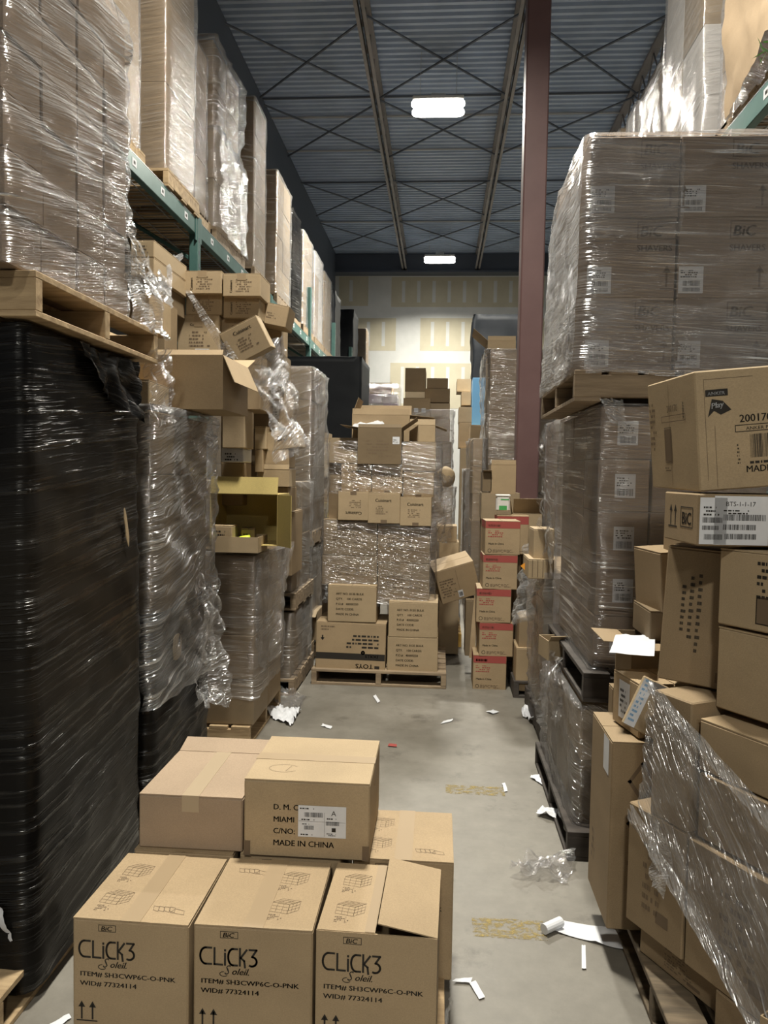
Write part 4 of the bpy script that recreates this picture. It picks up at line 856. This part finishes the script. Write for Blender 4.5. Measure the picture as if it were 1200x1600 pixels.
for r, l, m in (((503, 868, 589, 914), 'large wrapped carton, left, resting on the card carton', 'grey'), ((505, 812, 589, 868), 'wide wrapped carton, left, above the large one', 'grey'), ((590, 880, 671, 941), 'wrapped carton, right, resting on card cartons', 'grey'), ((590, 821, 672, 880), 'wrapped carton, right, second above card cartons', 'brown')):
    w, h = dims(r, 5.9); mid(r, l, m, .45, 5.9, prints=lines(w, h), tape='tape' if '880' in str(r) else None)
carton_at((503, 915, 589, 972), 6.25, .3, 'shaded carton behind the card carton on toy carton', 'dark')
g = 'kitchenware cartons of the middle stack'
for rowi, (Yr, row) in enumerate(((5.86, [(528, 768, 576, 813), (575, 770, 625, 818), (625, 777, 674, 822)]), (5.95, [(533, 725, 580, 768), (581, 730, 629, 771), (630, 738, 678, 777)]))):
    for k, r in enumerate(row):
        w, h = dims(r, Yr); pr = [P_text('Cuisinart', w * .22, h * .70, .034, 0, bold=.02), *smear(w * .25, h * .3, w * .4, h * .3, 5, 1, k), P_rect(w * .4, 0, w * .2, h * .12, 1)]
        if rowi == 0 and k == 0: pr = P180(pr, w, h)
        carton_at(r, Yr, .3, f'kitchenware carton, {["lower", "upper"][rowi]} row {["left", "middle", "right"][k]}, middle stack' + (', printed upside down' if rowi == 0 and k == 0 else ''), 'tan', prints={'F': pr}, group=g, name='kitchenware_carton')
mid((513, 768, 528, 815), 'narrow carton left of lower kitchenware row, middle stack', 'brown', .3, 6.0)
mid((514, 684, 562, 724), 'hazy carton at left top of the middle stack', 'grey', .35, 6.0); mid((514, 724, 534, 768), 'narrow carton left of upper kitchenware row, middle stack', 'grey', .3, 6.05)
mid((628, 690, 681, 736), 'wrapped carton at right top of the middle stack', 'grey', .35, 5.98)
w, h = dims((559, 668, 627, 725), 5.9)
mid((559, 668, 627, 725), 'open grey-brown carton with flaps up crowning the middle stack', 'dark', .38, 5.9, open_top=True, flaps=[('L', 8, .14), ('F', 120, .03), ('R', 35, .14)], stickers=[('F', w * .80, h * .55, w * .16, h * .2, smear(w * .81, h * .58, w * .13, h * .12, 5, 0))], prints={'F': smear(w * .2, h * .2, w * .6, h * .5, 6, 1, 4)})
carton_at((550, 648, 640, 690), 6.35, .38, 'wide open carton with flaps up behind the crowning one', 'kraft', open_top=True, flaps=[('L', 110, .15), ('B', 70, .12), ('R', -5, .2), ('F', 100, .05)])
sheet('plastic_sheet', 'white plastic sheet spilling from the wide open carton', 'plastic wrap', [tuple(atY(550, 672, 6.28)), tuple(atY(600, 664, 6.28)), tuple(atY(598, 658, 6.4)), tuple(atY(556, 658, 6.4))], 'paper', 12, 6, .03, 9, 101, ragged=.05)
carton_at((640, 664, 680, 690), 6.3, .3, 'tan open carton right of the wide open one', 'tan', open_top=True, flaps=[('F', 110, .05), ('R', -20, .1)])
x0, x1 = atY(506, 850, 5.88).x, atY(676, 850, 5.88).x
wrap(x0, x1, 5.90, 6.36, atY(590, 945, 5.88).z, atY(590, 815, 5.88).z, 'clear film round the four wide cartons of middle stack', 'film', 102, amp=.022, off=.012, res=.035, lip=.03)
wrap(atY(518, 760, 5.9).x, atY(682, 760, 5.9).x, 5.94, 6.40, atY(590, 772, 5.9).z, atY(590, 690, 5.9).z, 'clear film round upper kitchenware cartons of middle stack', 'film', 103, amp=.025, off=.014, res=.035, lip=.0)
sheet('loose_film', 'clear film hanging off right side of the middle stack', 'plastic wrap', [tuple(atY(680, 735, 6.0)), tuple(atY(712, 745, 6.5)), tuple(atY(708, 850, 6.5)), tuple(atY(674, 840, 5.95))], 'film5', 14, 20, .05, 7, 104, ragged=.08)
stackless = None
# right of / behind the middle stack
p = atY(721, 898, 6.25)
carton(.33, .28, .29, (p.x - .02, 6.38, p.z - .17), 'loose carton tipped forward beside the middle stack', 'kraft', ry=-17, rx=12, rz=8, prints={'F': smear(.02, .05, .13, .16, 7, 1, 6) + [P_line([(.17, 0), (.17, .26)], .002, 1)]}, stickers=[('F', .15, .02, .04, .06, [P_barcode(.155, .03, .03, .035)])], seam='x')
for r, Yy, m, l in (((684, 822, 714, 847), 6.7, 'kraft', 'small carton above the tipped one, right of middle stack'), ((686, 847, 717, 872), 6.7, 'tan', 'small carton touching the tipped one, right of middle stack'), ((686, 872, 717, 1022), 6.8, 'grey', 'tall grey carton behind the tipped one')):
    carton_at(r, Yy, .3, l, m)
load(atY(684, 950, 7.2).x - .5, atY(722, 950, 7.2).x, 7.2, 8.1, 0, .48, (1, 1, 2), 'low load on yellow pallet behind middle stack', ['grey'], 'film3', 'R', 'yellowwood', 105, dict(res=.05), dict())
load(atY(640, 800, 7.4).x, atY(712, 800, 7.4).x, 7.4, 8.0, .5, 1.50, (1, 1, 4), 'wrapped column behind right edge of middle stack', ['kraft', 'grey'], 'film4', 'R', None, 106, dict(res=.05, amp=.03), dict())
# round bundle
bm = bmesh.new(); bmesh.ops.create_uvsphere(bm, u_segments=20, v_segments=12, radius=.09, matrix=Matrix.Diagonal((1.0, 1.0, 1.15, 1)))
for v in bm.verts: v.co += Vector((fbm(v.co.x * 9, v.co.y * 9, 1), fbm(v.co.y * 9, v.co.z * 9, 2), fbm(v.co.z * 9, v.co.x * 9, 3))) * .02
o = finish('padded_bundle', bm, [M['tan']], smooth=True); pp = atY(697, 742, 7.6); o.location = (pp.x, 7.55, 1.50 + .10); tag(o, 'rounded tan bundle on the wrapped column behind middle stack', 'bundle')
# far piles
far = [((573, 598, 612, 616), 11.0, 'tan', 'tan carton topping the lilac-white pile far away'), ((573, 616, 596, 630), 11.0, 'lilac', 'lilac-white box, upper left of far pile'), ((596, 616, 621, 630), 11.0, 'white', 'white box, upper right of far pile'), ((573, 630, 598, 645), 11.0, 'white', 'white box, lower left of far pile'), ((598, 630, 621, 645), 11.0, 'lilac', 'lilac-white box, lower right of far pile'), ((573, 645, 621, 917), 11.0, 'grey', 'big grey carton carrying the far lilac-white pile'),
       ((633, 575, 665, 612), 9.6, 'dark', 'dark upright carton topping the far middle pile'), ((664, 607, 703, 629), 9.5, 'dark', 'wide dark carton right in far middle pile'), ((667, 591, 700, 607), 9.6, 'dark', 'dark carton lying on the wide dark one, far middle pile'),
       ((630, 622, 672, 660), 9.3, 'brown', 'carton with three white stickers in far middle pile'), ((672, 630, 703, 655), 9.4, 'grey', 'grey wrapped carton, upper right of far middle pile'), ((672, 655, 703, 690), 9.4, 'brown', 'brown wrapped carton, right of far middle pile'), ((633, 660, 672, 690), 9.4, 'brown', 'brown carton, left of far middle pile'), ((633, 690, 703, 960), 9.4, 'grey', 'tall grey carton under the far middle pile'),
       ((633, 612, 664, 622), 9.6, 'cream', 'thin pale carton beneath the dark upright one'),
       ((714, 592, 736, 612), 12.0, 'tan', 'tan carton on top of the far right pile'), ((721, 612, 736, 633), 11.8, 'kraft', 'carton with torn side in far right pile'), ((738, 590, 760, 668), 11.5, 'blue', 'blue-printed tall carton in far right pile'), ((717, 636, 738, 660), 11.6, 'grey', 'wrapped grey carton in far right pile'), ((717, 660, 745, 700), 11.6, 'brown', 'brown carton below the blue-printed one'), ((735, 664, 756, 685), 11.0, 'kraft', 'kraft carton at foot of blue-printed one'), ((717, 700, 755, 950), 11.4, 'grey', 'tall grey carton under the far right pile')]
for r, Yy, m, l in far:
    st = [('F', x, .12, .05, .05, []) for x in (.04, .13, .22)] if 'three white' in l else ()
    carton_at(r, Yy, .5, l, m, stickers=st)
wrap(atY(571, 640, 11).x, atY(622, 640, 11).x, 11.0, 11.5, atY(600, 645, 11).z, atY(600, 600, 11).z, 'clear film round the far lilac-white pile', 'film', 107, res=.06)
wrap(atY(632, 650, 9.3).x, atY(705, 650, 9.3).x, 9.3, 10.0, atY(660, 800, 9.3).z, atY(660, 640, 9.3).z, 'clear film round the far middle pile', 'film4', 108, res=.06, amp=.03)
# loads right of the gap
load(atY(758, 700, 8.4).x, atY(812, 700, 8.4).x + .4, 8.4, 9.3, 1.45, 2.98, (1, 2, 4), 'tall wrapped load left of the steel column', ['brown', 'grey'], 'film3', 'L', None, 109, dict(res=.05, amp=.03, off=.03), dict(stickers=lambda w, d, h, i, j, k: (('F', w * .62, h * .3, .09, .16, smear(w * .62 + .01, h * .3 + .02, .07, .12, 5, 0)),) if j == 0 and i == 0 and k in (0, 2, 3) else ()))
carton_at((762, 532, 806, 546), 8.5, .5, 'open flapped carton on the tall load by steel column', 'tan', open_top=True, flaps=[('L', 40, .2), ('F', 100, .05)])
load(atY(757, 800, 8.5).x, atY(812, 800, 8.5).x + .4, 8.5, 9.3, .0, 1.44, (1, 1, 1), 'load under tall one by steel column', ['brown', 'grey'], 'film', 'L', 'oldwood', 110, dict(res=.06), dict())
load(atY(732, 800, 8.0).x, atY(757, 800, 8.0).x, 8.0, 8.8, .0, 2.0, (1, 1, 7), 'slender wrapped column left of the red-banded stack', ['grey', 'tan', 'brown'], 'film', 'L', None, 111, dict(res=.05, amp=.03, off=.02), dict())
load(atY(720, 850, 9.6).x, atY(738, 850, 9.6).x, 9.6, 10.2, .0, 1.7, (1, 1, 4), 'narrow dim column beyond the slender one', ['dark', 'grey'], 'film4', 'L', None, 112, dict(res=.06), dict())
load(.5, 1.4, 13.0, 14.0, 0, 4.3, (0, 0, 0), 'tall black load high by far wall, behind column', fm='matt', seed=113, wrapkw=dict(res=.1, amp=.03, lip=.4))
# things on the red-banded stack
carton_at((767, 726, 806, 772), 6.6, .3, 'open carton facing us above the red-banded stack', 'kraft', flaps=[('F', 95, .04)], open_top=True)
carton_at((754, 738, 768, 768), 6.6, .3, 'narrow open carton left of the one above the red stack', 'dark', flaps=[('F', 20, .05)], open_top=True)
carton_at((752, 770, 812, 812), 6.6, .32, 'carton under the white tub behind red-banded stack', 'grey')
carton_at((750, 812, 812, 1040), 6.6, .3, 'big carton at the back of the red-banded stack', 'brown')
o = empty('plastic_tub', tuple(Vector((atY(786, 794, 6.2).x, 6.24, atY(786, 799, 6.2).z)))); tag(o, 'white plastic tub with green label on red-banded carton', 'tub')
bm = bmesh.new(); bx(bm, -.055, .055, -.04, .04, 0, .12, bev=.012); finish('body', bm, M['white'], o)
bm = bmesh.new(); bx(bm, -.058, .058, -.043, .043, .12, .135, bev=.004); finish('lid', bm, M['lampmetal'], o)
bm = bmesh.new(); bx(bm, -.032, .03, -.0415, -.0405, .01, .045); bx(bm, -.02, .045, -.0415, -.0405, .09, .10); finish('paper_label', bm, M['greenlabel'], o)
pp = atY(700, 790, 6.4)
# ================================================================ front pallet with razor cartons
pallet(-.95, .045, 1.86, 2.72, 0, 'wooden pallet under the front razor cartons', 'wood', along='y', h=.12)
def iso(u, v, s, ink=1):
    t = s * .012; out = []; X = lambda a, b, c: (u + s * (a * .62 + b * .34), v + s * 1.5 * (c * .36 + b * .16 - a * .07))
    for k in range(4): out += [P_line([X(0, 0, k / 3), X(1, 0, k / 3), X(1, 1, k / 3)], t, ink), P_line([X(k / 3, 0, 0), X(k / 3, 0, 1), X(k / 3, 1, 1)], t, ink), P_line([X(1, k / 3, 0), X(1, k / 3, 1), X(0, k / 3, 1)], t, ink)]
    return out + smear(u + .02 * s, v - .48 * s, s * .55, s * .36, 4, ink, 3, .8)
def iso_open(u, v, s, ink=1):
    t = s * .014; out = []
    for k in range(4): x = u + s * .17 * k; out.append(P_line([(x, v + s * .22), (x + s * .05, v), (x + s * .22, v - s * .06), (x + s * .17, v + s * .18), (x, v + s * .22)], t, ink))
    return out + [P_line([(u + .6 * s, v - .08 * s), (u + .7 * s, v + .14 * s), (u + 1.0 * s, v + .06 * s), (u + 1.05 * s, v - .14 * s), (u + .62 * s, v - .08 * s)], t, ink)]
CW, CD, CH = .302, .335, .362
def click():
    it = []; H = CH; T = .0052
    it += [P_frame(.068, H - .0315, .046, .018, .0014), P_text('BiC', .074, H - .0288, .017, bold=.05, shear=.18, sx=1.15)]
    b, c = H - .100, .042
    it += [P_line([(.046, b + c)] + arc(.032, b + c * .5, .0145, 90, 270, 14, ry=c * .5) + [(.046, b)], T), P_line([(.054, b + c), (.054, b), (.074, b)], T), P_line([(.081, b), (.081, b + c * .70)], T), P_rect(.0784, b + c * .82, .0052, .006),
           P_line([(.112, b + c)] + arc(.1015, b + c * .5, .0125, 90, 270, 14, ry=c * .5) + [(.112, b)], T), P_line([(.119, b + c * 1.04), (.119, b)], T), P_line([(.136, b + c * .98), (.121, b + c * .48), (.130, b + c * .30), (.132, b - .004)], T),
           P_line([(.143, b + c), (.161, b + c), (.150, b + c * .58)] + arc(.149, b + c * .29, .0125, 85, -115, 12, ry=c * .29), T)]
    it += [P_text('S', .078, H - .125, .036, shear=.35, sx=.8), P_text('oleil.', .097, H - .124, .024, shear=.38, bold=-.012), P_line(arc(.078, H - .124, .010, 90, 330, 12, ry=.006), .0018)]
    it += [P_text('ITEM# SH3CWP6C-O-PNK', .0195, H - .150, .0170, bold=.03, sx=1.27), P_text('WID# 77324114', .0195, H - .1745, .0170, bold=.03, sx=1.27), *P_arrows(.024, H - .262, .046)]
    return it
ctop = lambda f: [*iso(.035 if not f else .175, .215, .078), *iso(.035 if not f else .175, .075, .078), *iso_open(.185 if not f else .045, .055 if not f else .26, .085)]
zt = .12
def razor(x, y, z, label, top=False, flaps=(), **kw):
    return carton(CW, CD, CH, (x, y, z), label, 'kraft', prints={'F': click(), 'T': ctop(top)}, group='razor cartons on the front pallet', tape='flat', name='razor_carton', **kw)
razor(-.752, 2.0, zt, 'front left razor carton on the front pallet', rz=-1.0)
razor(-.442, 2.005, zt, 'front middle razor carton on the front pallet', True)
# front right one has its right flap lifted
bmC = carton(CW, CD, CH - .002, (-.128, 2.01, zt), 'front right razor carton with its right top flap lifted', 'kraft', prints={'F': click()}, group='razor cartons on the front pallet', open_top=True, rz=-1.5, flaps=[('R', 170, CW * .50)], name='razor_carton')
bm = bmesh.new(); bx(bm, -CW / 2 + .002, -.004, -CD / 2 + .002, CD / 2 - .002, CH - .0035, CH); add_print(bm, 'T', CW, CD, CH, [*iso(.035, .215, .078), *iso(.035, .075, .078)]); finish('flap', bm, [M['kraft']] + [M[k] for k in INKS], bmC)
for f in bmC.children:
    if f.name.startswith('flap') and f.data.polygons and len(f.data.vertices) == 8: pass
bm = bmesh.new(); bx(bm, -.03, -.005, -CD / 2 + .003, CD / 2 - .003, CH + .0005, CH + .0012); finish('packing_tape', bm, M['tape'], bmC)
razor(-.74, 2.36, zt, 'back left razor carton hidden under the plain box')
razor(-.42, 2.37, zt, 'back middle razor carton under the labelled carton', True)
razor(-.085, 2.40, zt - .01, 'back right razor carton on the front pallet, beside labelled carton')
# plain box with loose back flap
p0, p1 = atY(216, 1300, 2.2), atY(378, 1300, 2.2)
carton(p1.x - p0.x, .36, .165, ((p0.x + p1.x) / 2, 2.385, zt + CH + .001), 'plain closed box with loose back flap on front pallet', 'pink', tape='clear_tape', flaps=[('B', 14, .085)])
p0, p1 = atY(381, 1300, 2.19), atY(577, 1300, 2.19); w = p1.x - p0.x; h = .232
dmc = [P_text('D. M. C', w * .235, h * .62, .0235, bold=.02), P_text('MIAMI', w * .235, h * .46, .0235, bold=.02), P_text('C/NO:', w * .235, h * .31, .0235, bold=.02), P_text('MADE IN CHINA', w * .235, h * .155, .0245, bold=.02), P_rect(0.0, .001, .02, .045, 1), P_rect(w - .02, .001, .02, .045, 1)]
ls = [P_text('A', .098, .066, .022), *smear(.005, .083, .06, .008, 1, 0), P_barcode(.018, .060, .055, .014), *smear(.010, .050, .055, .008, 1, 0), P_barcode(.018, .022, .028, .012, seed=4), *smear(.012, .037, .03, .006, 1, 0), P_barcode(.083, .037, .038, .012, seed=6), P_rect(.10, .018, .012, .012), *smear(.008, .005, .05, .008, 1, 0), P_line([(.002, .047), (.14, .047)], .0006), P_line([(.078, .003), (.078, .075)], .0006), *smear(.085, .055, .04, .008, 1, 0), *smear(.085, .006, .04, .010, 2, 0)]
o = carton(w, .37, h, ((p0.x + p1.x) / 2, 2.19 + .185, zt + CH + .001), 'taped carton with white barcode label, topmost on front pallet', 'tan', seam='x', tape='tape', prints={'F': dmc, 'T': [P_line(arc(.10, .09, .045, 30, 330, 14, ry=.03), .0012, 1), P_line([(.11, .07), (.12, .11)], .0015, 1)]},
           stickers=[('F', w * .435, h * .285, .142, .094, [([(x + w * .435, y + h * .285) for x, y in v], f, k) for it in ls for (v, f, k) in (it if isinstance(it, list) else [it])])])
sheet('loose_film', 'scrap of clear film stuck in the front pallet end', 'plastic wrap', [(.03, 2.05, .10), (.075, 2.2, .10), (.07, 2.25, .02), (.05, 2.05, .02)], 'film5', 10, 10, .02, 10, 121, ragged=.1)

# ================================================================ litter on the floor
def litter(pts, label, mat='paper', amp=.012, n=14, seed=0, cat='paper', name='paper_scrap', freq=9, ragged=.06):
    sheet(name, label, cat, [tuple(atZ(x, y, .004)) for x, y in pts], mat, n, n, amp, freq, seed, ragged=ragged, floor=.004)
litter([(412, 1118), (455, 1135), (470, 1112), (430, 1105)], 'crumpled white paper on floor by the low left load', amp=.05, n=20, seed=1)
litter([(425, 1105), (468, 1112), (478, 1090), (440, 1085)], 'crumpled clear film lying beside the white paper, left', 'film5', .06, 20, 2, 'plastic wrap', 'film_scrap')
litter([(800, 1370), (890, 1380), (900, 1345), (825, 1340)], 'bunched clear film on floor by right pallets', 'film4', .05, 24, 3, 'plastic wrap', 'film_scrap')
litter([(583, 1088), (590, 1098), (594, 1096), (587, 1085)], 'small white strip on floor before the middle pallet', n=3, amp=.004, seed=4)
litter([(688, 1131), (706, 1127), (708, 1124), (692, 1127)], 'thin white strip on floor in mid aisle', n=4, amp=.004, seed=5)
litter([(759, 1112), (770, 1116), (780, 1113), (770, 1109)], 'folded white slip on floor near red-banded cartons', n=5, amp=.006, seed=6)
litter([(501, 1134), (517, 1139), (519, 1135), (504, 1131)], 'curled white label backing on floor at left', n=5, amp=.008, seed=7)
litter([(606, 1166), (620, 1167), (620, 1163), (608, 1162)], 'red scrap of paper on the aisle floor', 'redink', n=3, amp=.004, seed=8)
litter([(784, 1224), (788, 1237), (793, 1236), (789, 1223)], 'short white strip by the far yellow floor mark', n=3, amp=.006, seed=9)
litter([(812, 1110), (845, 1150), (852, 1140), (830, 1105)], 'crumpled white paper tucked along right pallets', amp=.06, n=18, seed=10)
litter([(828, 1215), (852, 1230), (858, 1222), (838, 1210)], 'torn white bits next to right floor pallet', amp=.02, n=10, seed=11)
litter([(838, 1275), (868, 1283), (872, 1270), (845, 1266)], 'curled white strips near right floor pallet', amp=.03, n=12, seed=12)
litter([(847, 1450), (990, 1490), (1000, 1462), (870, 1437)], 'long white paper strip unrolled from under right pile', amp=.012, n=20, seed=13, freq=4, ragged=0)
p, q = atZ(850, 1452, .022), atZ(876, 1440, .022); bm = bmesh.new(); bar(bm, p, q, .018, n=14); o = finish('paper_roll', bm, M['paper'], smooth=False); tag(o, 'rolled end of the long white paper strip', 'paper')
litter([(909, 1478), (909, 1514), (916, 1514), (915, 1478)], 'narrow white strip under the long paper strip', n=4, amp=.004, seed=14)
litter([(706, 1534), (735, 1537), (738, 1529), (712, 1530)], 'white strip crossing near front pallet, flat part', n=4, amp=.005, seed=15, ragged=0)
litter([(733, 1536), (749, 1561), (758, 1558), (743, 1532)], 'white strip near front pallet, diagonal part', n=4, amp=.004, seed=16, ragged=0)
litter([(70, 1604), (108, 1584), (112, 1590), (80, 1612)], 'white plastic strap end by nearest left pallet', n=5, amp=.004, seed=17, ragged=0)
